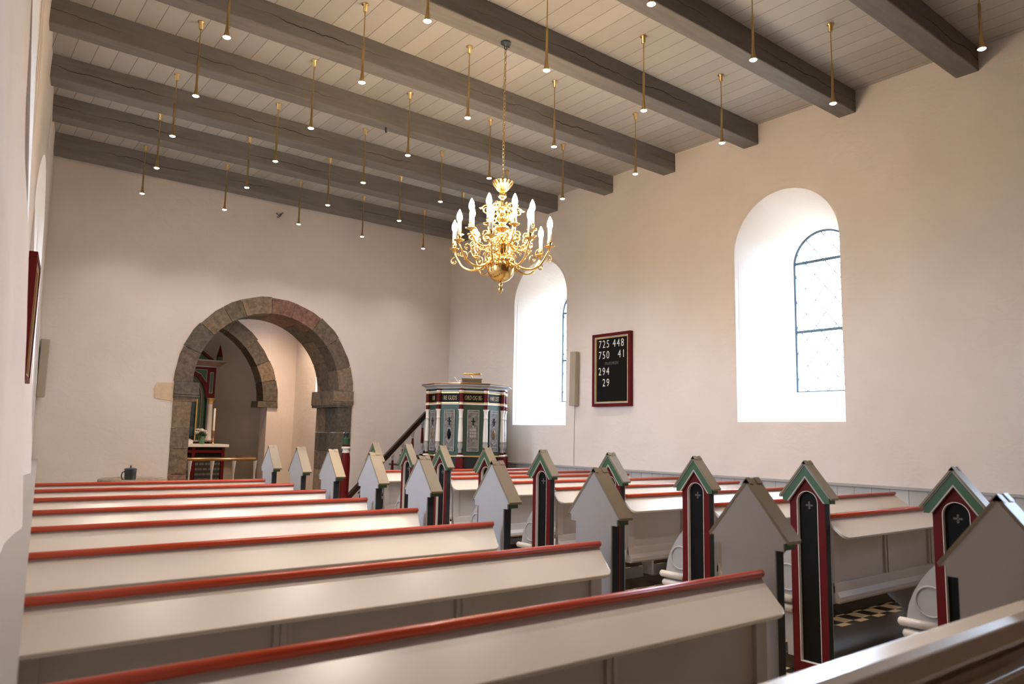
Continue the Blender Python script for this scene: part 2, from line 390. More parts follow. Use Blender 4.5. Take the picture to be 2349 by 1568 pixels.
# right (south) wall
mb = MB(); wall_grid(mb, lambda y, z: (XRf(y, z), y, z), YW, YF+.12, 0, ZC+.05, NR)
for (c, hw, si, sp), g in zip(NR, GL):
    A = [(XRf(y, z), y, z) for y, z in arch_pts(c, hw, si, sp, 24)]
    B = [(XR+.95, y, z) for y, z in arch_pts(*g, 24)]
    reveal(mb, A, B)
seal = lambda hs: [(c, hw-.0172, si+.02, sp) for c, hw, si, sp in hs]      # solid core just behind the plaster skin
wall_grid(mb, lambda y, z: (XRf(y, z)+.06, y, z), YW, YF+.12, 0, ZC+.05, seal(NR), .17, .3)
struct(mb.build('wall_right', PLASTER, weld=True))
window(1, XR+.95, GL[0], 1); window(2, XR+.95, GL[1], 1); window(6, XR+.95, GL[2], 1)
# left (north) wall
mb = MB(); wall_grid(mb, lambda y, z: (XL(y, z), y, z), YW, YF+.12, 0, ZC+.05, NICH, .07, .09)
for i, ((c, hw, si, sp), g) in enumerate(zip(NICH, GL)):
    A = [(XL(y, z), y, z) for y, z in arch_pts(c, hw, si, sp, 24)]
    xo = XL(c, 2.8)-.95
    B = [(xo, y, z) for y, z in arch_pts(*g, 24)]
    reveal(mb, A, B); window(3+i, xo, g, -1)
wall_grid(mb, lambda y, z: (XL(y, z)-.06, y, z), YW, YF+.12, 0, ZC+.05, seal(NICH), .17, .3)
struct(mb.build('wall_left', PLASTER, weld=True))
# wall with the chancel arch
AC, AR, ASP = 4.535, 1.44, .72+E
def YFf(x, z): return YF+.012*nz(x, z, 7, .9)+.004*nz(x, z, 8, 4)
mb = MB(); wall_grid(mb, lambda x, z: (x, YFf(x, z), z), .9, XR+.1, 0, ZC+.05, [(AC, AR, 0, ASP)])
wall_grid(mb, lambda x, z: (x, 13.12, z),   .9, XR+.1, 0, ZC, [(AC, AR, 0, ASP)], .3, .4)
struct(mb.build('wall_front', PLASTER, weld=True))
mb = MB(); mb.box(-1.5, XR+.2, YW-.2, YW, 0, ZC+.05); struct(mb.build('wall_back', BROWN))  # unseen west wall, set close in dark wood to cut bounced light
# chancel and apse
CX0, CX1, CY = 1.75, 6.2, 15.3
mb = MB(); CN = [(13.73, .52, .95+E-.3, 1.9+E)]
wall_grid(mb, lambda y, z: (CX1+.008*nz(y, z, 9, 2), y, z), 13.0, CY, 0, ZC, CN, .12, .15)
CG = (13.73, .38, 1.0+E-.2, 1.85+E)
reveal(mb, [(CX1, y, z) for y, z in arch_pts(*CN[0], 24)], [(CX1+.7, y, z) for y, z in arch_pts(*CG, 24)])
wall_grid(mb, lambda y, z: (CX1+.06, y, z), 13.0, CY, 0, ZC, seal(CN), .3, .5)
struct(mb.build('wall_chancel_right', PLASTER, weld=True)); window(5, CX1+.7, CG, 1)
mb = MB(); mb.box(CX0-.2, CX0, 13.0, CY+.3, 0, ZC); struct(mb.build('wall_chancel_left', PLASTER))
PC, PR, PSP = 3.97, 1.66, .60+E
mb = MB(); wall_grid(mb, lambda x, z: (x, CY+.006*nz(x, z, 4, 2), z), CX0-.1, CX1+.1, 0, ZC, [(PC, PR, 0, PSP)], .12, .15)
mb.prism([(PC+PR+.0, CY), (PC+PR+.4, CY), (PC+PR+.4, CY+.36), (PC+PR, CY+.36)], 2, 0, PSP)
mb.prism([(PC-PR-.4, CY), (PC-PR, CY), (PC-PR, CY+.36), (PC-PR-.4, CY+.36)], 2, 0, PSP)
struct(mb.build('wall_chancel_end', PLASTER, weld=True))
mb = MB(); AY = CY+.34; AP = 1.86
vs = []; nh, na = 14, 28
prof = [(AP, 0), (AP, 1.0), (AP, PSP)]+[(AP*cos(pi/2*i/nh), PSP+AP*sin(pi/2*i/nh)) for i in range(1, nh+1)]
mb.lathe(prof, (PC, AY, 0), na, a0=0, a1=pi)
struct(mb.build('wall_apse', PLASTER))
mb = MB(); mb.box(CX0-.2, CX1+.9, 13.0, AY+AP+.2, ZC, ZC+.1); struct(mb.build('ceiling_chancel', PLASTER))
mb = MB(); mb.box(.2, CX1+.2, YF+.02, AY+AP+.2, -.05, .2); struct(mb.build('floor_chancel', TILES))
mb = MB(); mb.box(-2.5, XR+.2, YW-.1, YF+.02, -.1, 0); struct(mb.build('floor', TILES))
mb = MB(); mb.box(-2.5, XR+.3, YW-.1, YF+.4, ZC, ZC+.1); struct(mb.build('ceiling', CEIL))

# dado boarding
mb = MB()
mb.box(XR-.045, XR+.03, YW, 12.2, 0, 1.5-.47); mb.box(XR-.075, XR+.03, YW, 12.2, 1.5-.47, 1.5-.445, 1)
struct(mb.build('baseboard_right', [DADO, GREYW]))
mb = MB(); Y0, Y1 = .95, 12.22
fx = lambda y: -.004+.1100*y
K = 40
for z0, z1, off, mi in ((0, 1.5-.475, 0, 0), (1.5-.475, 1.5-.452, .006, 1)):
    vs = []
    for i in range(K+1):
        y = Y0+(Y1-Y0)*i/K; xf = fx(y)+off; xb = XL(y, 1.0)-.03
        vs += [(xb, y, z0), (xf, y, z0), (xf, y, z1), (xb, y, z1)]
    fs = [(4*i+a, 4*i+(a+1) % 4, 4*i+4+(a+1) % 4, 4*i+4+a) for i in range(K) for a in range(4)]+[(0, 1, 2, 3), (4*K, 4*K+3, 4*K+2, 4*K+1)]
    mb.add(vs, fs, mi)
struct(mb.build('baseboard_left', [WHITE, GREYW]))

# ================================================================ STONE ARCHES
def block(mb, pts8, tint, shrink=.004):
    c = Vector((0, 0, 0))
    for p in pts8: c += Vector(p)/8
    vs = []
    for p in pts8:
        d = Vector(p)-c; l = d.length; vs.append(c+d*(1-shrink/l*1.7)+Vector([random.uniform(-.004, .004) for _ in range(3)]))
    fs = [(0, 1, 2, 3), (4, 7, 6, 5), (0, 4, 5, 1), (1, 5, 6, 2), (2, 6, 7, 3), (3, 7, 4, 0)]
    mb.add(vs, fs); mb.t += [tint]*6
def tint():
    b = random.choice([(.15, .125, .09), (.24, .175, .12), (.125, .11, .088), (.26, .15, .11), (.17, .13, .10), (.10, .086, .07)])
    k = random.uniform(.85, 1.15); return tuple(x*k for x in b)
def ring(mb, c, sp, ri, ro, y0, y1, cuts):
    for a0, a1 in zip(cuts, cuts[1:]):
        ro_ = ro+random.uniform(-.012, .018); tn = tint(); n = max(1, int((a1-a0)/.09)); a0_, a1_ = a0+.004, a1-.004
        for i in range(n):
            p, q = a0_+(a1_-a0_)*i/n, a0_+(a1_-a0_)*(i+1)/n
            rr = lambda r, a: (c+r*cos(a), sp+r*sin(a))
            k = [rr(ri, p), rr(ro_+.006*sin(i*2.1), p), rr(ro_+.006*sin(i*2.1+2.1), q), rr(ri, q)]
            vs = [(x, y0, z) for x, z in k]+[(x, y1, z) for x, z in k]
            fs = [(0, 1, 2, 3), (4, 7, 6, 5), (1, 5, 6, 2), (3, 7, 4, 0)]
            if i == 0: fs.append((0, 4, 5, 1))
            if i == n-1: fs.append((2, 6, 7, 3))
            mb.add(vs, fs); mb.t += [tn]*len(fs)
def mortar(mb, c, sp, r0, r1, y0, y1):
    n = len(mb.f); k = 40
    o = [(c+r1*cos(pi*i/k), sp+r1*sin(pi*i/k)) for i in range(k+1)]+[(c+r0*cos(pi-pi*i/k), sp+r0*sin(pi-pi*i/k)) for i in range(k+1)]
    mb.prism(o, 1, y0, y1); mb.t += [(.10, .083, .065)]*(len(mb.f)-n)
def mbox(mb, x0, x1, y0, y1, z0, z1):
    block(mb, [(x0, y0, z0), (x1, y0, z0), (x1, y0, z1), (x0, y0, z1), (x0, y1, z0), (x1, y1, z0), (x1, y1, z1), (x0, y1, z1)], tint())
def course(mb, x0, x1, z0, z1, rows):
    z = z0
    hs = [random.uniform(.8, 1.3) for _ in range(rows)]; s = sum(hs)
    for i, h in enumerate(hs):
        zt = z+(z1-z0)*h/s; ym = YF+random.choice([.38, .5, .6])
        mbox(mb, x0, x1, YF-.012, ym, z, zt); mbox(mb, x0, x1, ym, 13.14, z, zt); z = zt
arch = thing('chancel_arch', 'large round arch of rough brown granite blocks opening into the chancel', 'arch', (0, 0, 0))
mb = MB(); mb.t = []
dg = [0, 17, 38, 56, 76, 92, 112, 124, 141, 158, 180]
ring(mb, AC, ASP, 1.222, 1.495, YF-.012, 12.62, [R(a) for a in dg])
ring(mb, AC, ASP, 1.222, 1.48, 12.62, 13.14, [R(a) for a in (0, 24, 45, 66, 88, 108, 133, 155, 180)])
mortar(mb, AC, ASP, 1.232, 1.47, YF-.004, 13.12); mb.build('arch_ring', STONE, arch)
for nm, x0, x1, ix0, ix1 in (('left', 3.045, 3.315, 3.035, 3.415), ('right', 5.755, 6.03, 5.655, 6.045)):
    mb = MB(); mb.t = []
    mbox(mb, ix0, ix1, YF-.03, 12.7, .47+E, ASP); mbox(mb, ix0, ix1, 12.7, 13.16, .47+E, ASP)
    for zz in (.505, .54): mb.tube([(ix0, YF-.03, zz+E), (ix1, YF-.03, zz+E)], .007, 6)
    mb.t += [(.2, .16, .12)]*(len(mb.f)-len(mb.t))
    mb2 = [(ix0+.03, ix1-.03)]
    mbox(mb, ix0+.012, ix1-.03 if nm == 'left' else ix1-.012, YF-.02, 13.15, .43+E, .47+E)
    mb.build('impost', STONE, arch)
    mb = MB(); mb.t = []; course(mb, x0, x1, 0, .43+E, 5); mb.build('jamb', STONE, arch)
mb = MB(); mb.prism([(2.78, .46+E), (3.04, .42+E), (3.04, .70+E), (2.80, .69+E), (2.76, .60+E)], 1, YF-.010, YF+.02)
tag(mb.build('plaster_patch', PATCH), 'tan patch of older plaster beside left impost of the arch', 'patch')
arch2 = thing('apse_arch', 'smaller dark stone arch at far end of chancel in front of the altar', 'arch')
mb = MB(); mb.t = []
ring(mb, PC, PSP, 1.56, 1.85, CY-.02, CY+.36, [R(a) for a in (0, 14, 27, 42, 60, 80, 100, 122, 140, 160, 180)])
mortar(mb, PC, PSP, 1.57, 1.84, CY-.012, CY+.34); mb.build('arch_ring', STONE, arch2)
for x0, x1 in ((PC+1.45, PC+1.87), (PC-1.87, PC-1.45)):
    mb = MB(); mb.t = []; mbox(mb, x0, x1, CY-.04, CY+.38, PSP-.13, PSP); mb.build('impost', STONE, arch2)

# ================================================================ CEILING BEAMS
ORD = ['closest to the chancel arch', 'second beam from the chancel arch', 'third beam from the chancel arch', 'fourth beam from the chancel arch',
       'fifth beam from the chancel arch', 'sixth beam from the chancel arch', 'seventh beam from the chancel arch', 'farthest beam from the arch, at upper right corner']
BY = [(11.60, 11.86), (10.26, 10.5), (9.11, 9.37), (7.84, 8.04), (6.62, 6.84), (5.29, 5.51), (4.03, 4.24), (2.76, 2.98)]
for i, (b0, b1) in enumerate(BY):
    mb = MB(); x0 = XL(b0, ZC-.1)-.12; x1 = XR+.06; n = 24; hh = .255
    vs = []
    for k in range(n+1):
        x = x0+(x1-x0)*k/n; w = .006*nz(x, b0, 1, .8); z = .006*nz(x, b0, 6, .7)
        vs += [(x, b0-(b0+b1)/2+w, z), (x, b1-(b0+b1)/2+w, z), (x, b1-(b0+b1)/2+w, hh+.01), (x, b0-(b0+b1)/2+w, hh+.01)]
    fs = [(4*k+a, 4*k+(a+1) % 4, 4*k+4+(a+1) % 4, 4*k+4+a) for k in range(n) for a in range(4)]+[(0, 1, 2, 3), (4*n, 4*n+3, 4*n+2, 4*n+1)]
    mb.add(vs, fs)
    o = mb.build('ceiling_beam', BEAM, loc=(0, (b0+b1)/2, ZC-hh-.004), bevel=.012)
    tag(o, 'grey painted timber ceiling beam with drying cracks, '+ORD[i], 'beam', 'ceiling beams')
# ================================================================ PENDANT LAMPS
sp_mesh = {}
def pendant(x, y, zb, label, k=1, tone=(1, .84, .72)):
    t = thing('pendant_lamp', label, 'lamp', (x, y, ZC), 0, 'brass pendant spotlights under the ceiling')
    L = ZC-zb
    for nm, key in (('ceiling_mount', 'm'), ('rod', None), ('tube', 't'), ('flared_shade', 's'), ('lamp_lens', 'l')):
        if key in sp_mesh and key: 
            o = bpy.data.objects.new(nm, sp_mesh[key]); COL.objects.link(o); o.parent = t
        else:
            b = MB()
            if key == 'm': b.lathe([(0, 0), (.034, 0), (.034, -.008), (.02, -.012), (.02, -.075), (0, -.075)], n=14)
            elif key is None: b.lathe([(.0055, -.07), (.0055, -L+.37)], n=8)
            elif key == 't': b.lathe([(0, .39), (.0115, .388), (.0115, .12), (.014, .09)], n=14)
            elif key == 's': b.lathe([(.014, .09), (.017, .05), (.026, .012), (.034, 0), (.030, .002)], n=18)
            else: b.lathe([(.032, .003), (.02, -.006), (0, -.010)], n=18)
            o = b.build(nm, LENS if key == 'l' else BRASSD, t)
            if key: sp_mesh[key] = o.data
        if key in ('t', 's', 'l'): o.location = (0, 0, -L)
    Ld = bpy.data.lights.new('spot_light', 'SPOT'); Ld.energy = SPOT_W*k; Ld.color = tone; Ld.spot_size = R(112); Ld.spot_blend = 1.0; Ld.shadow_soft_size = .03
    lo = bpy.data.objects.new('spot_light', Ld); COL.objects.link(lo); lo.parent = t; lo.location = (0, 0, -L-.02)
rows = [  # y, [x...], bottom z, row name
    (11.33, [2.2, 3.34, 4.5, 5.62, 6.82], 3.28, 'row closest to the arch wall'),
    (10.03, [2.09, 3.23, 4.405, 5.59, 6.77], 3.268, 'second row from the arch wall'),
    (8.73, [1.955, 3.133, 4.31, 5.51, 6.68], 3.247, 'third row from the arch wall'),
    (7.41, [1.84, 3.02, 4.21, 5.39, 6.633], 3.212, 'fourth row from the arch wall'),
    (6.08, [1.715, 2.942, 4.132, 5.306, 6.633], 3.205, 'fifth row from the arch wall'),
    (4.79, [2.85, 4.08, 5.346, 6.601], 3.2, 'sixth row from the arch wall'),
    (3.49, [3.98, 5.26, 6.545], 3.18, 'seventh row from the arch wall'),
    (2.2, [6.5], 3.18, 'corner by the upper right edge')]
CH_LAMPS = [(5.35, 13.95, 'right')]  # unseen lamp, added to brighten the chancel walls
for y, xs, zb, rn in rows:
    n = len(xs)
    for i, x in enumerate(xs):
        if n == 5: w = ['leftmost', 'second from left', 'middle', 'second from right', 'rightmost'][i]
        elif n == 4: w = ['leftmost', 'second from left', 'second from right', 'rightmost'][i]
        elif n == 3: w = ['leftmost', 'middle', 'rightmost'][i]
        else: w = 'single'
        pendant(x, y, zb+E, 'lit slim brass pendant spotlight, %s, %s' % (w, rn), .6 if y < 4 and x > 5 else 1)

for x, y, w in CH_LAMPS: pendant(x, y, 3.1+E, 'unseen pendant lamp added to light the chancel, %s of the altar' % w, 8, (1, .70, .46))
for i, (x, y) in enumerate([(1.6, 3.49), (2.75, 3.49), (1.4, 2.2), (2.65, 2.2), (3.9, 2.2), (5.2, 2.2)]):
    pendant(x, y, 3.18+E, 'lit brass pendant spotlight above the rear pews, %s' % ['seventh row by the left wall', 'seventh row second from left', 'eighth row by the left wall', 'eighth row second from left', 'eighth row middle', 'eighth row second from right'][i], [.9, 1.4, 1.0, 2.8, 1.0, .5][i])
# ================================================================ CHANDELIER
ch = thing('chandelier', 'ornate brass chandelier with two tiers of lit candle bulbs hanging from beam', 'chandelier', (4.085, 5.40, 1.285+E))
Z = lambda y: (1450-y)*.000836        # heights read off the close-up
mb = MB()
mb.lathe([(0, 0), (.008, .004), (.012, .016), (.02, .03), (.024, .045), (.018, .062), (.009, .07), (.02, .082), (.012, .1)], n=20)
mb.build('finial', BRASS, ch)
mb = MB(); zc = .235; pr = []
for i in range(15):
    a = -pi/2+.12+(pi*.86)*i/14; pr.append((.128*cos(a), zc+.13*sin(a)))
mb.lathe([(.012, .098)]+pr, n=32); mb.build('ball', BRASS, ch)
mb = MB()
for i in range(20):                 # lobed collar over the ball
    a = 2*pi*i/20; mb.lathe([(0, -.022), (.017, -.012), (.02, .008), (.012, .026), (0, .03)], (.112*cos(a), .112*sin(a), zc+.062), 8)
mb.lathe([(.11, zc+.05), (.12, zc+.065), (.085, zc+.115), (.05, zc+.13)], n=24)
mb.build('gadrooned_collar', BRASS, ch)
mb = MB()
mb.lathe([(.05, .35), (.058, .37), (.058, .44), (.075, .455), (.045, .475), (.03, .49), (.05, .51), (.055, .53), (.03, .55), (.024, .57), (.045, .59), (.07, .605), (.07, .62), (.045, .635), (.025, .65),
          (.028, .67), (.055, .69), (.062, .71), (.04, .725), (.02, .74), (.02, .78), (.04, .80), (.045, .82), (.02, .84), (.016, .88), (.02, .895), (.038, .905), (.042, .925), (.03, .945), (.016, .96)], n=24)
mb.build('stem', BRASS, ch)
mb = MB(); mb.lathe([(.016, .955), (.03, .965), (.05, .985), (.075, 1.02), (.096, 1.055), (.100, 1.06), (.092, 1.058), (.07, 1.03), (.0, 1.02)], n=28)
for i in range(14):
    a = 2*pi*i/14; mb.tube([(.03*cos(a), .03*sin(a), .966), (.053*cos(a), .053*sin(a), .988), (.079*cos(a), .079*sin(a), 1.024), (.098*cos(a), .098*sin(a), 1.056)], [.004, .006, .008, .009], 6)
mb.build('bell_canopy', BRASS, ch)
def spiral(cx, cz, r, a0, turns, n=14):
    return [(cx+r*(1-.75*i/n)*cos(a0+turns*2*pi*i/n), cz+r*(1-.75*i/n)*sin(a0+turns*2*pi*i/n)) for i in range(n+1)]
def arc(cx, cz, rx, rz, a0, a1, n=10): return [(cx+rx*cos(a0+(a1-a0)*i/n), cz+rz*sin(a0+(a1-a0)*i/n)) for i in range(n+1)]
parts = {}
def arm_mesh(key, r0, r1, z0, zc_):
    """S-scroll arm in the (radius, height) plane"""
    mb = MB(); w = r1-r0
    def P(l): return [(x, 0, z) for x, z in l]
    main = arc(r0+w*.27, z0, w*.27, w*.26, pi, 2*pi, 10)+arc(r0+w*.27+w*.46-w*.0, z0, w*.19, w*.22, pi, 0, 8)[1:]
    main = arc(r0+w*.3, z0, w*.3, w*.24, pi*.98, 1.35*pi, 6)+arc(r0+w*.52, z0-w*.10, w*.34, w*.27, 1.2*pi, 1.86*pi, 10)+[(r1-w*.04, z0+w*.02), (r1, zc_-.012)]
    mb.tube(P(main), [.008+.004*sin(pi*i/(len(main)-1)) for i in range(len(main))], 7)
    for (cx, cz, r, a, t) in ((r0+w*.42, z0+w*.10, w*.17, -pi/2, .95), (r0+w*.78, z0+w*.02, w*.13, -pi*.6, -1.0), (r0+w*.16, z0-w*.02, w*.12, 0, 1.0), (r0+w*.98, z0-w*.14, w*.10, pi/2, -.9), (r0+w*.30, z0-w*.30, w*.08, pi/2, .9)):
        sp = spiral(cx, cz, r, a, t); mb.tube(P(sp), [.007*(1-.5*i/len(sp)) for i in range(len(sp))], 6)
    for cx, cz in ((r0+w*.42, z0+w*.10), (r0+w*.78, z0+w*.02), (r1+.005, z0-w*.16)):
        mb.lathe([(0, -.009), (.009, 0), (0, .009)], (cx, 0, cz), 8)
    return mb
def add_tier(n, rad, zp, az0, r0, z0, tier):
    for k in range(n):
        a = az0+2*pi*k/n
        key = tier
        if key not in parts:
            o = arm_mesh(key, r0, rad, z0, zp).build('arm', BRASS, ch)
            b = MB(); b.lathe([(0, -.02), (.012, -.018), (.016, -.004), (.046, .006), (.050, .012), (.02, .008), (.014, .02), (.02, .035), (.024, .05), (.018, .056), (.021, .062), (.0, .062)], n=18); d = b.build('drip_pan', BRASS)
            b = MB(); b.lathe([(0, .06), (.0185, .06), (.0185, .175), (0, .177)], n=14); cdl = b.build('candle_tube', WAX)
            b = MB(); b.lathe([(.012, .175), (.023, .195), (.0265, .215), (.022, .245), (.010, .275), (.002, .29), (0, .291)], n=14); bl = b.build('flame_bulb', BULBM)
            for q in (d, cdl, bl): q.parent = o; q.location = (rad, 0, zp)
            parts[key] = (o, [d, cdl, bl]); root = o
        else:
            o0, subs = parts[key]; root = o0.copy(); COL.objects.link(root); root.parent = ch
            for q in subs: q2 = q.copy(); COL.objects.link(q2); q2.parent = root
        root.rotation_euler = (0, 0, a)
VAZ = -R(37.1)      # right-hand direction seen from the aisle
add_tier(8, .45, Z(955)+.005, VAZ+R(-12), .06, .365, 'low')
add_tier(8, .30, Z(770)+.0, VAZ+R(22), .04, .52, 'high')
for k in range(6):
    if 'orn' not in parts:
        mb = MB()
        pts = [(x, 0, z) for x, z in arc(.07, .72, .055, .06, -pi/2, pi/2, 8)+arc(.12, .80, .06, .03, pi, .1*pi, 8)+[(.19, .79)]]
        mb.tube(pts, .007, 6)
        for cx, cz, r, a, t in ((.10, .70, .035, 0, 1), (.15, .77, .03, pi/2, -1), (.06, .83, .03, -pi/2, 1)):
            mb.tube([(x, 0, z) for x, z in spiral(cx, cz, r, a, t)], .006, 6)
        for j in range(5):
            aa = 2*pi*j/5; mb.lathe([(0, -.008), (.009, 0), (0, .008)], (.195+.013*cos(aa), .013*sin(aa), .79), 6)
        parts['orn'] = mb.build('scroll_ornament', BRASS, ch); q = parts['orn']
    else: q = parts['orn'].copy(); COL.objects.link(q)
    q.rotation_euler = (0, 0, VAZ+2*pi*k/6+.2)
mb = MB(); z = 1.03; top = 3.72-1.285; k = 0     # chain
while z < top-.06:
    vert = k % 2; ln = .046; pts = []
    for i in range(10):
        a = 2*pi*i/10; u = .011*cos(a); w = z+ln/2+(ln/2)*sin(a)
        pts.append((u, 0, w) if vert else (0, u, w))
    mb.tube(pts, .0034, 5, closed=True); z += ln-.008; k += 1
mb.build('chain', BRASSD, ch)
mb = MB(); mb.lathe([(0, top), (.05, top), (.05, top-.012), (.02, top-.018), (.012, top-.04), (0, top-.04)], n=14); mb.tube([(.014*cos(2*pi*i/10), 0, top-.055+.02*sin(2*pi*i/10)) for i in range(10)], .005, 6, closed=True)
mb.tube([(0, 0, top-.01), (.05, .03, top-.02), (.075, .045, top-.005)], .007, 6)
mb.build('ceiling_hook', IRON, ch)
#@@PART2
# ================================================================ PEWS
def pew(X, Yc, zA, L, s, label, group, last=False):
    """X: aisle face plane; s=+1 pew runs to +x, -1 to -x"""
    root = thing('pew', label, 'pew', (X, Yc, 0), 0, group)
    def A(a0, a1): return (a0, a1) if s > 0 else (-a1, -a0)
    def pr(mb, prof, a0, a1, mi=0):
        x0, x1 = A(a0, a1); mb.prism([(y, zA+z) for y, z in prof], 0, x0, x1, mi)
    # end panel shaped like a little house
    mb = MB()
    pr(mb, [(-.125, -zA), (.125, -zA), (.125, -.27), (0, -.09), (-.125, -.27)], .030, .05, 0)
    for q in (1, -1):
        pr(mb, [(q*.074, -zA), (q*.125, -zA), (q*.125, -.27), (q*.074, -.27)], 0, .030, 1)
        pr(mb, [(q*.125, -zA), (q*.1262, -zA), (q*.1262, -.27), (q*.125, -.27)], .0015, .05, 0)
    pr(mb, [(-.074, -zA), (.074, -zA), (.074, -zA+.085), (-.074, -zA+.085)], 0, .030, 1)
    pr(mb, [(-.125, -.27), (0, -.085), (.125, -.27)]+[(.074*cos(pi*i/14), -.27+.074*sin(pi*i/14)) for i in range(15)], 0, .030, 1)
    pr(mb, [(-.1255, -zA), (.1255, -zA), (.1255, -.272), (.163, -.272), (.163, -.242), (.185, -.237), (0, -.012), (-.185, -.237), (-.163, -.242), (-.163, -.272), (-.1255, -.272)], .05, .058, 2)
    ep = mb.build('end_panel', [DARK, RED, GREYW], root)
    mb = MB()
    for q in (1, -1):
        pr(mb, [(0, 0), (q*.188, -.232), (q*.183, -.245), (0, -.018)], -.03, .06, 0)
        pr(mb, [(q*.1255, -.268), (q*.165, -.268), (q*.165, -.222), (q*.1255, -.17)], 0, .05, 1)
        pr(mb, [(0, .004), (q*.02, -.02), (q*.0, -.02)], -.03, .006, 0)
        pr(mb, [(0, .004), (q*.02, -.02), (q*.0, -.02)], .035, .06, 0)
    pr(mb, [(-.165, -.268), (-.165, -.222), (0, -.018), (.165, -.222), (.165, -.268), (.126, -.268), (0, -.098), (-.126, -.268)], -.02, 0, 1)
    pr(mb, [(-.166, -.234), (-.166, -.2235), (0, -.019), (.166, -.2235), (.166, -.234), (0, -.029)], -.024, -.02, 2)
    pr(mb, [(-.134, -.268), (0, -.097), (.134, -.268), (.123, -.268), (0, -.110), (-.123, -.268)], -.0215, -.003, 2)
    mb.build('gable_roof', [ROOF, GREEN, GREYW], root)
    def archp(h, zt, zb, n=14):
        return [(-h, zb), (h, zb)]+[(h*cos(pi*i/n), zt-h+h*sin(pi*i/n)) for i in range(n+1)]
    mb = MB(); pr(mb, archp(.074, -.196, -zA+.085), .026, .0305, 1)
    ro = archp(.0742, -.1958, -zA+.0848); ri = archp(.0705, -.1995, -zA+.0885); k = len(ro)
    x0, x1 = A(-.0015, .027)
    mb.add([(x, y, zA+z) for x in (x0, x1) for o in (ro, ri) for y, z in o],
           [(i, (i+1) % k, k+(i+1) % k, k+i) for i in range(k)]+[(k+i, k+(i+1) % k, 3*k+(i+1) % k, 3*k+i) for i in range(k)], 0)
    for j in range(4):
        a = pi/2*j; pr(mb, [(.004*cos(a+pi/2), -.29+.004*sin(a+pi/2)), (.022*cos(a)+.007*cos(a+pi/2), -.29+.022*sin(a)+.007*sin(a+pi/2)), (.026*cos(a), -.29+.026*sin(a)),
            (.022*cos(a)-.007*cos(a+pi/2), -.29+.022*sin(a)-.007*sin(a+pi/2)), (-.004*cos(a+pi/2), -.29-.004*sin(a+pi/2))], .0245, .026, 2)
    mb.build('painted_arch_panel', [WHITE, BLACK, FAINT], ep)
    # quarter-round arm board with circle and half-round mouldings
    mb = MB()
    out = [(.12, -.55), (.17, -.60), (.22, -.665), (.262, -.735), (.292, -.81), (.305, -.88), (.305, -1.0), (.30, -1.055), (.26, -1.10), (.205, -1.145), (.18, -1.20), (.178, -zA+.1), (.12, -zA+.1)]
    pr(mb, out, .02, .045, 0)
    x0, x1 = A(0, .012); xm = A(.004, .004)[0]
    for rr, tr in ((.085, .007),):
        mb.tube([(A(.018, .018)[0], .165+rr*cos(2*pi*i/28), zA-.775+rr*sin(2*pi*i/28)) for i in range(28)], tr, 6, closed=True)
    for z0, ye in ((-.91, .348), (-.972, .322)):
        mb.tube([(A(.006, .006)[0], .126, zA+z0), (A(.006, .006)[0], ye-.012, zA+z0), (A(.006, .006)[0], ye-.003, zA+z0), (A(.006, .006)[0], ye, zA+z0)], [.026, .026, .02, .008], 10, 1)
    mb.build('arm', [GREYW, CREAM], root)
    a0 = .11; x0, x1 = A(a0, L)
    # backrest: frame and panels
    mb = MB(); zb, zt = .465, zA-.385
    mb.box(x0, x1, -.10, -.078, zb, zt+.014)
    mb.box(x0, x1, -.116, -.10, zb+.06, zb+.115); mb.box(x0, x1, -.116, -.10, zt-.09, zt-.02)
    n = max(2, round((L-a0)/.75))
    for i in range(n+1):
        a = a0+.035+(L-a0-.07)*i/n; p, q = A(a-.035, a+.035); mb.box(p, q, -.116, -.10, zb+.115, zt-.09)
        if 0 < i < n:
            p, q = A(a-.012, a+.012); mb.box(p, q, -.124, -.116, zb+.13, zt-.10)
    mb.prism([(-.10, zb+.13), (-.116, zb+.125), (-.128, zb+.07), (-.148, zb+.04), (-.15, zb+.015), (-.14, zb), (-.10, zb)], 0, x0, x1)
    mb.build('backrest', GREY, root, bevel=.003)
    if not last:
        mb = MB(); e0, e1 = (x0, x1)
        if s > 0: e0 = .056
        mb.tube([(e0, -.10, zA-.357), (e0+.004, -.10, zA-.357), (e1-.004, -.10, zA-.357), (e1, -.10, zA-.357)], [.009, .0145, .0145, .009], 12)
        mb.build('top_rail', RAIL, root)
        # slanting book ledge
        mb = MB(); ln = .175; up = Vector((0, -.145, -.10)).normalized(); nn = Vector((0, up.z, -up.y))
        r = .045; ab = .155 if s < 0 else .04
        o = [(a0 if s < 0 else .062, 0), (L, 0), (L, ln)]+[(ab+r-r*sin(pi/2*i/6), ln-r+r*cos(pi/2*i/6)) for i in range(7)]
        vs = []
        for t in (0, -.02):
            for a, b in o:
                vs.append(Vector((s*a, -.098, zA-.375))+up*b+nn*t)
        k = len(o); fs = [tuple(range(k)), tuple(range(2*k-1, k-1, -1))]+[(i, (i+1) % k, k+(i+1) % k, k+i) for i in range(k)]
        mb.add(vs, fs); mb.build('book_ledge', CREAM, root, bevel=.004)
    else:
        mb = MB(); mb.prism([(-.152, zA-.355), (-.148, zA-.315), (-.13, zA-.30), (-.07, zA-.30), (-.055, zA-.315), (-.055, zA-.39), (-.118, zA-.39), (-.118, zA-.368), (-.148, zA-.368)], 0, x0, x1)
        mb.build('top_cap', CREAM, root, bevel=.004)
        mb = MB(); mb.prism([(-.145, zA-.45), (-.145, zA-.435), (-.125, zA-.427), (-.08, zA-.425), (-.08, zA-.45)], 0, x0, x1); mb.build('moulding', CREAM, root, bevel=.003)
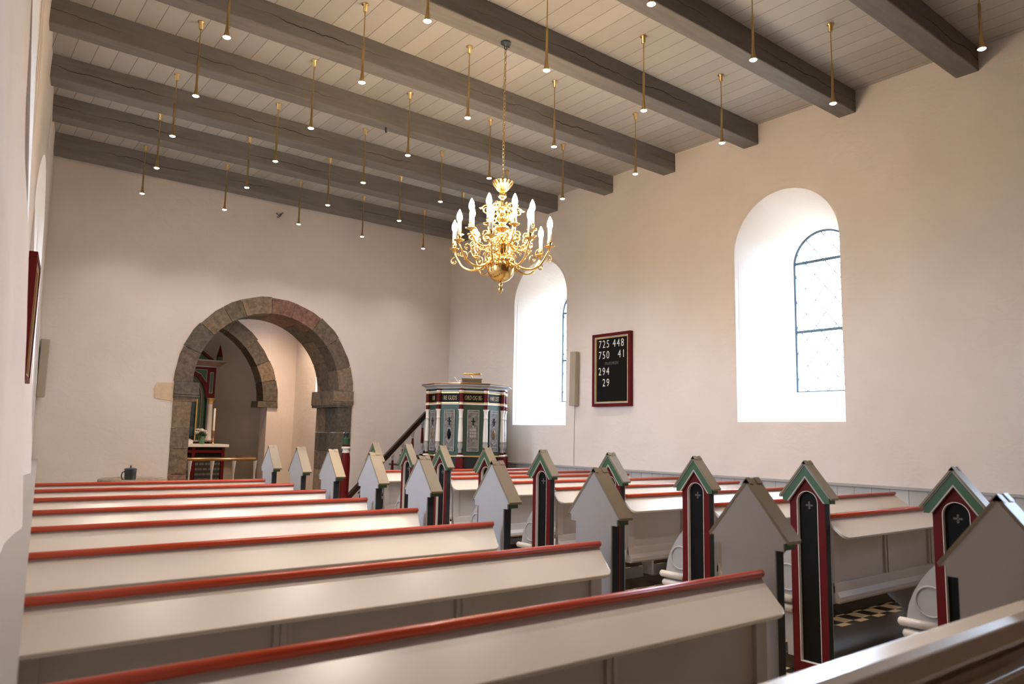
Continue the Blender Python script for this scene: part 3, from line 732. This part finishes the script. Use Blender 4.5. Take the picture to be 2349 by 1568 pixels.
    mb = MB(); x0, x1 = A(.045, L); mb.box(x0, x1, -.078, .30, .466, .49); mb.tube([(x0, .30, .478), (x1, .30, .478)], .012, 8)
    mb.build('seat', CREAM, root)
    m = max(1, round(L/1.3))
    for i in range(1, m+1):
        a = L*i/m-(.06 if i == m else 0); mb = MB()
        pr(mb, [(-.07, .466-zA), (.27, .466-zA), (.26, .40-zA), (.19, .31-zA), (.10, .25-zA), (.06, .18-zA), (.05, .1-zA), (-.07, .1-zA)], a-.015, a+.015)
        mb.build('leg', GREYW, root)
    mb = MB(); x0, x1 = A(.06, L); mb.box(x0, x1, -.10, .36, 0, .10); mb.build('plinth', WOOD, root, bevel=.006)
    return root
NUM = ['front', 'second', 'third', 'fourth', 'fifth', 'sixth', 'seventh', 'eighth', 'ninth', 'tenth']
LP = [(2.975, 7.95), (2.98, 7.2), (2.925, 6.35), (2.86, 5.45), (2.79, 4.58), (2.755, 3.68), (2.72, 2.77), (2.70, 1.86), (2.70, .945)]
for i, (x, y) in enumerate(LP):
    last = i == 8
    lab = ('cream pew with plain cream top cap, nearest to the viewer, at lower right corner' if last else
           'white pew with red top rail left of the aisle, %s row from the arch' % NUM[i])
    pew(x+.05, y, 1.345, x+.05-fx(y-.1)+.012, -1, lab, 'pews left of the aisle', last)
RP = [8.78, 7.95, 7.2, 6.35, 5.46, 4.57, 3.67, 2.76, 1.85]
for i, y in enumerate(RP):
    pew(4.665, y, 1.372, 7.62-4.665, 1, 'pew with painted gabled end right of the aisle, %s row from the pulpit' % NUM[i], 'pews right of the aisle')

# ================================================================ HYMN BOARDS
def hymn_board(loc, rz, label, digits, tilt=0):
    t = thing('hymn_board', label, 'board', loc, rz)
    w, h = .39, .545                        # half sizes; local x = width, y = out of the wall (-y towards room)
    mb = MB()
    for x0, x1, z0, z1 in ((-w, w, h-.045, h), (-w, w, -h, -h+.045), (-w, -w+.045, -h+.045, h-.045), (w-.045, w, -h+.045, h-.045)):
        mb.box(x0, x1, -.065, 0, z0, z1)
    mb.build('frame', RED, t, bevel=.004)
    mb = MB(); q = .045
    for a, d, mi in ((q, .016, 0), (q+.016, .012, 1)):
        W_, H_ = w-a, h-a
        for x0, x1, z0, z1 in ((-W_, W_, H_-d, H_), (-W_, W_, -H_, -H_+d), (-W_, -W_+d, -H_+d, H_-d), (W_-d, W_, -H_+d, H_-d)):
            mb.box(x0, x1, -.055+.006*mi, -.01, z0, z1, mi)
    mb.build('inner_moulding', [GREYW, GOLD], t)
    mb = MB(); mb.box(-w+.07, w-.07, -.03, -.005, -h+.07, h-.07); mb.build('black_panel', BLACK, t)
    if digits:
        rot = Matrix.Rotation(pi/2, 4, 'X')
        for s_, x, z in (('725', -.285, .335), ('448', .01, .335), ('750', -.285, .17), ('41', .115, .17), ('294', -.285, -.075), ('29', -.20, -.245)):
            text('hymn_number', s_, .165, CHALK, t, Matrix.Translation((x, -.031, z)) @ rot, sx=.78, bold=-.0015, gap=1.28)
        text('faded_heading', 'PRÆDIKEN', .062, FAINT, t, Matrix.Translation((-.15, -.031, .075)) @ rot, sx=.9)
    return t
hymn_board((XR-.004, 7.81, 1.0+E), R(-90)+R(0), 'red framed black hymn board with white numbers on the right wall', True)
hymn_board((XL(7.83, .95+E)+.005, 7.83, .93+E), R(90)-atan2(.137, 1), 'red framed hymn board seen nearly edge on, hanging on the left wall', False)

# ================================================================ SPEAKERS, HOOKS, CABLE
mb = MB(); mb.box(-.065, .065, -.10, -.02, -.42, .42)
t = thing('column_speaker', 'slim beige column loudspeaker between window and hymn board', 'speaker', (XR-.005, 8.60, .90+E), R(-90), 'column loudspeakers')
t.rotation_euler = (0, R(1.2), R(-90))
mb.build('speaker_body', TAUPE, t, bevel=.008)
mb = MB(); mb.box(-.02, .02, -.025, .0, -.3, -.2); mb.box(-.02, .02, -.025, 0, .2, .3); mb.build('bracket', IRON, t)
t = thing('column_speaker', 'slim grey-brown column loudspeaker in the corner left of the arch', 'speaker', (1.30, YF-.01, .80+E), 0, 'column loudspeakers')
mb = MB(); mb.box(-.05, .055, -.10, -.02, -.40, .40); mb.build('speaker_body', TAUPE, t, bevel=.008)
mb = MB(); mb.box(-.02, .02, -.025, .0, -.3, -.2); mb.box(-.02, .02, -.025, 0, .2, .3); mb.build('bracket', IRON, t)
mb = MB(); mb.tube([(XRf(8.64, 1.9)-.004, 8.645, .48+E), (XRf(8.65, 1.5)-.004, 8.655, .1+E), (XRf(8.65, 1.05)-.004, 8.65, 1.06)], .004, 5)
tag(mb.build('speaker_cable', TAUPE), 'thin cable running down the wall below the beige loudspeaker', 'cable')
t = thing('wall_hook', 'small black iron hook high on the arch wall below the beam', 'hook', (4.515, YF-.004, 3.62+E))
mb = MB(); mb.tube([(-.03, 0, -.02), (-.02, -.05, -.03), (.0, -.07, -.01), (.015, -.06, .02)], .009, 6); mb.tube([(-.05, -.01, .04), (-.02, -.03, .0), (.05, -.05, .06)], .008, 6); mb.build('hook', IRON, t)
t = thing('beam_hook', 'small grey metal hook under beam left of the chandelier', 'hook', (4.19, 7.94, ZC-.262))
mb = MB(); mb.tube([(0, 0, .006), (0, 0, -.05), (.006, 0, -.06), (.012, 0, -.05)], .010, 6); mb.build('hook', IRON, t)

# ================================================================ FONT AND PITCHER
t = thing('baptismal_font', 'round granite font standing left of the arch behind the pews', 'font', (2.03, 9.65, .0), 0)
t.scale = (1.07, 1.07, 1.0)
mb = MB(); mb.lathe([(.26, 0), (.27, .1), (.24, .16), (.16, .22), (.15, .40), (.2, .45)], n=32); mb.build('pedestal', FONTST, t)
mb = MB(); mb.lathe([(.12, .44), (.24, .50), (.32, .64), (.335, .80), (.345, .87), (.34, .915), (.315, .925), (.27, .90), (.24, .80), (0, .76)], n=40); mb.build('bowl', FONTST, t)
mb = MB(); mb.lathe([(.26, .885), (.28, .895), (.275, .902), (.22, .89), (.15, .875), (0, .87)], n=32); mb.build('basin_dish', BRASSD, t)
t = thing('pitcher', 'dark pewter lidded pitcher standing on the font', 'pitcher', (1.985, 9.60, .877))
mb = MB(); mb.lathe([(0, 0), (.062, 0), (.068, .01), (.060, .03), (.062, .10), (.064, .145), (.062, .15)], n=22); mb.build('body', PEWTER, t)
mb = MB(); mb.lathe([(.066, .15), (.066, .158), (.04, .166), (.012, .168), (.007, .18), (.012, .19), (0, .198)], n=20); mb.build('lid', PEWTER, t)
mb = MB(); mb.tube([(-.06, -.02, .13), (-.09, -.03, .12), (-.10, -.034, .08), (-.085, -.03, .04), (-.06, -.02, .03)], .007, 8); mb.build('handle', PEWTER, t)

# ================================================================ PULPIT
PX, PY = 7.17, 10.33
pul = thing('pulpit', 'raised green pulpit with white columns, red blocks and a gilt inscription', 'pulpit', (PX, PY, 0))
VA = pi/2-R(34.8)+pi                       # azimuth pointing at the aisle seat
NP = 10; OFF = R(-8)
def PA(k): return VA+OFF+k*2*pi/NP     # azimuth of corner k
ZB, ZT = 1.155, 2.225
def poly(r, z, n=NP): return [(r*cos(PA(k)), r*sin(PA(k)), z) for k in range(n)]
def polyring(mb, prof, mi=0):
    vs = []
    for r, z in prof: vs += poly(r, z)
    fs = [(j*NP+i, j*NP+(i+1) % NP, (j+1)*NP+(i+1) % NP, (j+1)*NP+i) for j in range(len(prof)-1) for i in range(NP)]
    mb.add(vs, fs, mi)
RB = .635
mb = MB(); polyring(mb, [(RB, .98), (RB, ZT)]); mb.build('drum', PGREEN, pul)
mb = MB(); polyring(mb, [(RB-.02, ZT), (RB+.05, ZT), (RB+.055, ZT+.02), (RB+.10, ZT+.045), (RB+.125, ZT+.05), (RB+.125, ZT+.062)], 0)
polyring(mb, [(RB+.125, ZT+.062), (RB+.127, ZT+.064), (RB+.127, ZT+.072)], 1); polyring(mb, [(RB+.13, ZT+.075), (RB+.11, ZT+.088), (RB-.05, ZT+.088), (RB-.05, ZT)], 2)
mb.build('cornice', [GREYW, WOOD, HRAIL], pul)
mb = MB(); polyring(mb, [(RB, ZT-.055), (RB+.012, ZT-.05), (RB+.02, ZT-.03), (RB+.0, ZT-.028)], 0); polyring(mb, [(RB, ZT-.075), (RB+.01, ZT-.072), (RB+.01, ZT-.058), (RB, ZT-.056)], 1)
mb.build('string_moulding', [WHITE, GOLD], pul); mb = MB()
polyring(mb, [(RB, ZT-.255), (RB+.012, ZT-.25), (RB+.012, ZT-.235), (RB, ZT-.23)], 0); polyring(mb, [(RB, ZT-.23), (RB+.008, ZT-.226), (RB+.008, ZT-.216), (RB, ZT-.212)], 1)
mb.build('string_moulding', [WHITE, GOLD], pul); mb = MB()
polyring(mb, [(RB, ZB-.005), (RB+.02, ZB), (RB+.02, ZB+.01), (RB, ZB+.02)], 1)
mb.build('string_moulding', [WHITE, GOLD], pul)
mb = MB(); polyring(mb, [(RB+.004, ZT-.212), (RB+.004, ZT-.076)]); mb.build('inscription_band', BLACK, pul)
mb = MB(); polyring(mb, [(RB+.005, .72), (RB+.005, ZB-.01)]); polyring(mb, [(RB, .72), (.25, .45), (.22, 0)]); mb.build('lower_band', DARK, pul)
for k in range(-3, 4):                      # corners on the visible side
    a = PA(k); cx, cy = (RB+.012)*cos(a), (RB+.012)*sin(a)
    mb = MB()
    mb.lathe([(0, ZB+.0), (.062, ZB+.0), (.062, ZB+.018), (.045, ZB+.026), (.030, ZB+.03)], (cx, cy, 0), 14, 0)
    mb.lathe([(.033, ZB+.03), (.036, ZB+.045), (.033, ZB+.06)], (cx, cy, 0), 14, 1)
    mb.lathe([(.026, ZB+.06), (.03, ZB+.075), (.024, ZB+.095), (.026, ZB+.11), (.040, ZB+.15), (.042, ZB+.185), (.035, ZB+.22), (.04, ZB+.225), (.04, ZB+.235)], (cx, cy, 0), 14, 2)
    mb.lathe([(.040, ZB+.235), (.037, ZB+.4), (.031, ZB+.56), (.029, ZB+.60), (.034, ZB+.605), (.034, ZB+.615), (.030, ZB+.62), (.033, ZB+.69), (.036, ZB+.72), (.046, ZB+.735), (.046, ZB+.745)], (cx, cy, 0), 14, 0)
    mb.lathe([(.034, ZB+.745), (.034, ZT-.255)], (cx, cy, 0), 12, 1)
    mb.lathe([(.042, ZT-.255), (.046, ZT-.245), (.042, ZT-.23)], (cx, cy, 0), 12, 0)
    mb.lathe([(.040, ZT-.228), (.044, ZT-.222), (.040, ZT-.212)], (cx, cy, 0), 12, 3)
    mb.lathe([(.037, ZT-.21), (.037, ZT-.075)], (cx, cy, 0), 12, 1)
    mb.lathe([(.041, ZT-.073), (.045, ZT-.066), (.041, ZT-.058)], (cx, cy, 0), 12, 3)
    mb.lathe([(.043, ZT-.056), (.045, ZT-.04), (.04, ZT-.025)], (cx, cy, 0), 12, 0)
    mb.lathe([(.038, ZT-.025), (.044, ZT)], (cx, cy, 0), 12, 1)
    col = mb.build('column', [WHITE, RED, GREYW, GOLD], pul)
    mb = MB(); mb.box(-.058, .058, -.058, .058, .74, ZB-.012); o = mb.build('red_block', RED, pul, loc=(cx, cy, 0), bevel=.006); o.rotation_euler = (0, 0, a)
WORDS = {-2: 'HØ', -1: 'RE GUDS', 0: 'ORD OG BE-', 1: 'VARE DET'}
for k in range(-3, 4):
    # face between corner k and k+1 ; faces are numbered clockwise seen from the aisle
    a = (PA(k)+PA(k+1))/2; ap = RB*cos(pi/NP)
    M4 = Matrix.Rotation(a+pi/2, 4, 'Z') @ Matrix.Translation((0, -ap, 0))      # local x along face, -y outwards
    def xf(mb):
        mb.v = [tuple(M4 @ Vector(p)) for p in mb.v]; return mb
    mb = MB(); z0, z1, w = ZB+.085, ZB+.735, .095
    mb.box(-w, w, -.012, 0, z0, z1); pn = xf(mb).build('relief_panel', RELIEF, pul)
    mb = MB()
    for x0, x1, c0, c1 in ((-w, w, z1-.008, z1), (-w, w, z0, z0+.008), (-w, -w+.008, z0, z1), (w-.008, w, z0, z1), (-w+.02, w-.02, z1-.045, z1-.038), (-w+.02, w-.02, z0+.06, z0+.066)): mb.box(x0, x1, -.018, -.012, c0, c1)
    zc_ = z0+.45
    orn = (k+9) % 3
    if orn == 0:
        for i in range(3):
            for j in range(3): mb.box(-.05+.036*i, -.026+.036*i, -.017, -.012, z0+.22+.05*j, z0+.255+.05*j)
        mb.box(-.006, .006, -.017, -.012, z0+.36, z0+.41)
    elif orn == 1:
        mb.tube([(.05*cos(2*pi*i/20), -.014, z0+.30+.08*sin(2*pi*i/20)) for i in range(20)], .005, 5, closed=True)
        mb.tube([(-.07, -.014, z0+.18), (-.05, -.014, z0+.13), (0, -.014, z0+.10), (.05, -.014, z0+.13), (.07, -.014, z0+.18)], .005, 5)
    else:
        mb.tube([(.03*cos(2*pi*i/16), -.014, z0+.33+.035*sin(2*pi*i/16)) for i in range(16)], .005, 5, closed=True)
        mb.tube([(-.05, -.014, z0+.2), (0, -.014, z0+.13), (.05, -.014, z0+.2)], .005, 5)
    xf(mb).build('carved_lines', GREYW, pn)
    mb = MB(); mb.box(-.008, .008, -.02, -.012, zc_-.045, zc_+.075); mb.box(-.034, .034, -.02, -.012, zc_+.012, zc_+.028)
    if orn != 0: mb.lathe([(0, z0+.17), (.022, z0+.2), (.036, z0+.26), (.028, z0+.32), (0, z0+.36)], (0, -.004, 0), 12, 1 if orn == 1 else 0)
    xf(mb).build('painted_cross', [BLACK, BROWN], pn)
    if k in WORDS:
        text('inscription', WORDS[k], .098, GILT, pul, M4 @ Matrix.Translation((0, -.0085, ZT-.178)) @ Matrix.Rotation(pi/2, 4, 'X'), sx=.52 if len(WORDS[k]) > 7 else .60, align='CENTER')
    mb = MB()
    for q in range(4): mb.tube([(-.08+.05*q, -.003, .92), (-.06+.05*q, -.003, .98+.03*(q % 2)), (-.05+.05*q, -.003, .94)], .004, 5)
    xf(mb).build('painted_scroll', FAINT, pul)
# lectern, lamp and microphone on the pulpit rim
zt = ZT+.088
u = Vector((cos(VA), sin(VA), 0)); v_ = Vector((-sin(VA), cos(VA), 0))
def onpulpit(a, b): p = Vector((PX, PY, zt))+u*a+v_*b; return (p.x, p.y, p.z)
def rotb(mb): return mb
t = thing('book_rest', 'small dark wooden book rest standing on the pulpit rim', 'book rest', onpulpit(.56, .07), VA+pi/2)
mb = MB(); mb.box(-.155, .155, -.02, .02, 0, .068); mb.build('front_board', WOOD, t, bevel=.003)
mb = MB(); mb.box(-.165, .165, -.03, .10, .068, .08); mb.build('top_board', BROWN, t, bevel=.003)
t2 = thing('reading_lamp', 'brass tube reading lamp above the book rest on the pulpit', 'lamp', onpulpit(.55, .07), VA+pi/2)
mb = MB(); mb.tube([(0, 0, .08), (0, 0, .11), (-.012, 0, .12), (.0, 0, .132), (0, 0, .145)], .007, 8); mb.build('stem', BRASS, t2)
mb = MB(); mb.tube([(-.145, 0, .152), (-.14, 0, .152), (.14, 0, .152), (.145, 0, .152)], [.012, .017, .017, .012], 12); mb.build('tube_shade', BRASS, t2)
t3 = thing('microphone', 'small white microphone right of the book rest on the pulpit', 'microphone', onpulpit(.56, -.15), VA+pi/2)
mb = MB(); mb.tube([(.02, 0, .0), (-.02, 0, .04), (-.05, 0, .085), (-.06, 0, .095)], .006, 8); mb.build('gooseneck', WHITE, t3)
mb = MB(); mb.lathe([(0, 0), (.018, .004), (.02, .03), (.014, .045), (0, .05)], (.03, 0, 0), 12); mb.build('head', WHITE, t3)

# ---- stair up to the pulpit
st = thing('pulpit_stair', 'stair with dark sloping handrail and red and white balusters beside the pulpit', 'stair', (0, 0, 0))
SY = 11.55
pA, pB = Vector((5.70, SY, 1.02)), Vector((7.28, 11.25, 1.92))
X0, Z0, X1, Z1 = 6.15, .88, 7.12, 1.83
def rail_z(x): return Z0+(Z1-Z0)*(x-X0)/(X1-X0)
xa, xb = 5.62, 7.12
mb = MB(); d = .055
mb.prism([(xa, rail_z(xa)-.045), (xb, rail_z(xb)-.045), (xb, rail_z(xb)+.07), (xa, rail_z(xa)+.07)], 1, SY-.035, SY+.035)
mb.build('handrail', WOOD, st, bevel=.006)
mb = MB(); mb.prism([(xa, rail_z(xa)-.075), (xb, rail_z(xb)-.075), (xb, rail_z(xb)-.045), (xa, rail_z(xa)-.045)], 1, SY-.025, SY+.025); mb.build('white_underrail', WHITE, st)
mb = MB(); mb.prism([(xa, 0), (xa+.4, 0), (xb, rail_z(xb)-.95), (xb, rail_z(xb)-.62), (xa, max(.02, rail_z(xa)-.62))], 1, SY-.02, SY+.02); mb.build('stringer', WOOD, st)
mb = MB()
for i in range(7):
    x = xa+.1+i*.21; z = .16*(i+1); mb.box(x, x+.24, SY+.02, SY+.62, z-.03, z)
mb.build('treads', WOOD, st)
for i in range(8):
    x = xa+.1+i*.193; zt_ = rail_z(x)-.055; zb_ = zt_-.58
    mb = MB(); H = zt_-zb_
    if i % 2 == 1 or True:
        mb.lathe([(.03, 0), (.03, .05), (.018, .06), (.026, .09), (.032, .13), (.026, .17), (.02, .19)], (x, SY, zb_), 12, 0)
        mb.lathe([(.026, .19), (.027, .25), (.019, .44), (.017, .46)], (x, SY, zb_), 12, 1)
        mb.lathe([(.022, .46), (.024, .47), (.016, .48), (.02, .50), (.026, .52), (.026, .58)], (x, SY, zb_), 12, 0)
    mb.build('baluster', [GREYW, RED], st)
mb = MB(); mb.box(7.10, 7.34, 11.0, 11.7, .0, .98); mb.build('landing', WOOD, st)
t = thing('stair_newel_post', 'red and green newel post with black finial in front of the arch', 'post', (5.50, 11.32, 0))
mb = MB(); mb.lathe([(.085, 0), (.085, .2), (.07, .22), (.07, .6), (.075, .9), (.072, 1.10), (.06, 1.17)], n=18); mb.build('shaft', RED, t)
mb = MB(); mb.lathe([(.058, 1.17), (.062, 1.18), (.05, 1.20), (.052, 1.23), (.072, 1.24), (.072, 1.265), (.05, 1.27)], n=18); mb.build('white_ring', WHITE, t)
mb = MB(); mb.lathe([(.052, 1.27), (.052, 1.30)], n=16, mi=1); mb.lathe([(.052, 1.30), (.062, 1.33), (.062, 1.39), (.068, 1.40), (.068, 1.41), (.05, 1.415)], n=16); mb.build('capital', [GREEN, RED], t)
mb = MB(); mb.lathe([(.045, 1.415), (.05, 1.425), (.028, 1.44), (.042, 1.46), (.045, 1.48), (.03, 1.50), (.012, 1.51), (0, 1.525)], n=16); mb.build('finial', PEWTER, t)

# ================================================================ ALTAR
AYt = 15.9
AF = .2
t = thing('altar_table', 'red and black altar table with thick white top in the apse', 'altar', (4.02, AYt, AF))
hw, hd, H = .98, .33, 1.01
mb = MB(); mb.box(-hw, hw, -hd, hd, H-.055, H); mb.build('table_top', LINEN, t, bevel=.005)
mb = MB(); mb.box(-hw+.08, hw-.08, -hd+.05, hd-.05, 0, H-.055); mb.build('table_body', BLACK, t)
mb = MB()
xs = [-hw+.08, -.42, .42, hw-.08]
ff = -hd+.05
for x in (-.88, -.31, .31, .88): mb.box(x-.03, x+.03, ff-.02, ff, 0, H-.055)
mb.box(-.90, .90, ff-.018, ff, H-.17, H-.115); mb.box(-.90, .90, ff-.018, ff, .02, .09)
mb.build('red_frame', RED, t)
for px in (-.595, 0, .595):
    mb = MB(); mb.box(px-.24, px+.24, ff-.006, ff, .16, .76); mb.build('inscribed_panel', LINES, t)
ap = thing('altarpiece', 'red altarpiece with painting, white columns and gilt capitals', 'altarpiece', (4.11, 16.35, AF+.93))
# panel with arch, columns, cornice, pediment
mb = MB(); mb.box(-.62, .62, 0, .12, 0, 1.62); mb.build('back_board', DGREEN, ap)
mb = MB(); mb.box(-.70, .70, -.12, .12, .0, .12); mb.box(-.72, .72, -.15, .12, .12, .15, 1); mb.build('predella', [RED, GREYW], ap)
mb = MB(); mb.box(-.38, .38, -.03, 0, .17, 1.2); mb.build('altar_painting', CANVAS, ap)
mb = MB()
def archring(mb, r0, r1, y0, y1, zc, zb, mi):
    o = [(r1, zb)]+[(r1*cos(pi*i/20), zc+r1*sin(pi*i/20)) for i in range(21)]+[(-r1, zb), (-r0, zb)]+[(r0*cos(pi-pi*i/20), zc+r0*sin(pi-pi*i/20)) for i in range(21)]+[(r0, zb)]
    mb.prism(o, 1, y0, y1, mi)
archring(mb, .40, .425, -.06, 0, 1.02, .15, 0); archring(mb, .425, .48, -.05, 0, 1.02, .15, 1); archring(mb, .48, .50, -.07, 0, 1.02, .15, 2); archring(mb, .50, .56, -.06, 0, 1.02, .15, 1)
mb.build('arch_frame', [GOLD, DGREEN, BROWN], ap)
mb = MB()
for q in (1, -1):
    o = [(q*.56, 1.02)]+[(q*.56*cos(pi/2*i/12), 1.02+.56*sin(pi/2*i/12)) for i in range(1, 13)]+[(0, 1.66), (q*.74, 1.66), (q*.74, 1.02)]
    mb.prism(o, 1, -.10, .0)
mb.build('red_spandrel', RED, ap)
for q in (1, -1):
    mb = MB(); mb.prism([(q*.62, 1.12), (q*.69, 1.12), (q*.69, 1.56), (q*.62, 1.56)], 1, -.108, -.10, 1); mb.prism([(q*.63, 1.135), (q*.68, 1.135), (q*.68, 1.545), (q*.63, 1.545)], 1, -.112, -.108, 0); mb.build('panel_inlay', [DGREEN, GREYW], ap)
    mb = MB(); mb.prism([(q*.22, 1.61), (q*.56, 1.61), (q*.56, 1.34), (q*.44, 1.50)], 1, -.108, -.10, 1); mb.prism([(q*.28, 1.60), (q*.55, 1.60), (q*.55, 1.37), (q*.44, 1.515)], 1, -.112, -.108, 0); mb.build('panel_inlay', [DGREEN, GREYW], ap)
mb = MB(); mb.box(-.76, .76, -.13, .12, 1.66, 1.69); mb.prism([(-.78, 1.69), (.78, 1.69), (.93, 1.78), (-.93, 1.78)], 1, -.2, .12, 1); mb.box(-.94, .94, -.22, .12, 1.78, 1.81)
mb.build('cornice', [GREYW, BROWN], ap)
mb = MB(); mb.prism([(-.66, 1.81), (.66, 1.81), (0, 2.30)], 1, -.06, .1, 1); mb.prism([(.70, 1.81), (0, 2.33), (-.70, 1.81), (-.62, 1.81), (0, 2.27), (.62, 1.81)], 1, -.12, .1, 0)
mb.build('pediment', [RED, DGREEN], ap)
for q in (1, -1):
    mb = MB(); mb.box(q*.80-.05, q*.80+.05, -.12, -.02, 1.81, 1.90); mb.build('pinnacle_base', GREEN, ap)
    mb = MB(); mb.add([(q*.80-.05, -.12, 1.9), (q*.80+.05, -.12, 1.9), (q*.80+.05, -.02, 1.9), (q*.80-.05, -.02, 1.9), (q*.80, -.07, 2.17)], [(0, 1, 4), (1, 2, 4), (2, 3, 4), (3, 0, 4), (0, 3, 2, 1)]); mb.build('pinnacle', RED, ap)
    mb = MB(); mb.lathe([(.075, .15), (.075, .18), (.055, .20), (.052, .5), (.045, .90)], (q*.66, -.13, 0), 18); mb.build('column', WHITE, ap)
    mb = MB(); mb.lathe([(.05, .90), (.06, .915), (.05, .93), (.075, 1.0), (.085, 1.01), (.085, 1.02)], (q*.66, -.13, 0), 14); mb.build('capital', GOLD, ap)
def candlestick(x, y, label, h):
    t = thing('candlestick', label, 'candlestick', (x, y, AF+1.01), 0, 'altar candlesticks')
    mb = MB(); mb.lathe([(0, 0), (.05, 0), (.052, .015), (.03, .03), (.018, .06), (.03, .10), (.014, .13), (.022, .17), (.014, .20), (.028, .23), (.04, .26), (.036, .27), (.015, .275)], n=18); mb.build('holder', COPPER, t)
    mb = MB(); mb.lathe([(.022, .27), (.021, .27+h), (.008, .28+h), (0, .282+h)], n=14); mb.build('candle', WAX, t)
candlestick(4.735, 15.78, 'copper candlestick with tall white candle right of the flowers', .44)
candlestick(3.25, 15.78, 'copper candlestick at left end of the altar table, behind the arch jamb', .44)
t = thing('flower_vase', 'green glass vase of white flowers on the altar table', 'vase', (4.50, 15.72, AF+1.01))
mb = MB(); mb.lathe([(0, 0), (.05, 0), (.055, .03), (.045, .10), (.05, .15), (.044, .15), (.04, .1), (0, .02)], n=18); mb.build('vase', GLASSG, t)
mb = MB(); mf = MB()
for i in range(17):
    a = random.uniform(0, 2*pi); r = random.uniform(.03, .16); z = .21+random.uniform(0, .10)-(r-.06)*.3
    x, y = r*cos(a), r*sin(a)*.7
    mb.tube([(0, 0, .05), (x*.4, y*.4, .15), (x, y, z)], .003, 5)
    for j in range(2):
        b = a+random.uniform(-1, 1); lx, ly = x*.7+.03*cos(b), y*.7+.03*sin(b); mb.face([(x*.6, y*.6, z-.07), (lx+.01, ly, z-.04), (lx, ly, z-.01), (lx-.012, ly, z-.05)])
    for j in range(6):
        b = 2*pi*j/6; mf.lathe([(0, -.018), (.021, 0), (0, .022)], (x+.022*cos(b), y+.022*sin(b), z+.006*(j % 2)), 6)
mb.build('stems', LEAF, t); mf.build('blossoms', PETAL, t)
t = thing('altar_bookstand', 'low white box stand on the altar table left of the flowers', 'stand', (4.20, 15.78, AF+1.01))
mb = MB(); mb.box(-.13, .13, -.09, .09, 0, .075); mb.build('box', LINEN, t, bevel=.004)
mb = MB(); mb.prism([(-.09, .075), (.09, .075), (.09, .10)], 0, -.12, .12); mb.build('sloping_top', WHITE, t)
# altar rail
t = thing('altar_rail', 'altar rail with polished brown handrail on white turned balusters', 'rail', (0, 0, AF))
RY, RX0, RX1 = 14.1, 2.7, 5.02
mb = MB(); mb.tube([(RX0, 15.0, .77), (RX0, RY, .77), (RX1, RY, .77), (RX1, 15.1, .77)], .030, 10); mb.build('handrail', HRAIL, t)
n = 6
for i in range(n+1):
    x = RX0+(RX1-RX0)*i/n
    mb = MB(); mb.lathe([(.03, 0), (.03, .06), (.02, .08), (.035, .16), (.03, .24), (.018, .32), (.016, .50), (.026, .60), (.034, .69), (.04, .745)], (x, RY, 0), 12); mb.build('baluster', WHITE, t)
mb = MB(); mb.box(RX0-.1, RX1+.1, RY-.35, RY+.1, -.0, .06); mb.build('kneeler', BROWN, t)
# floor box seen through the opening beside the pews
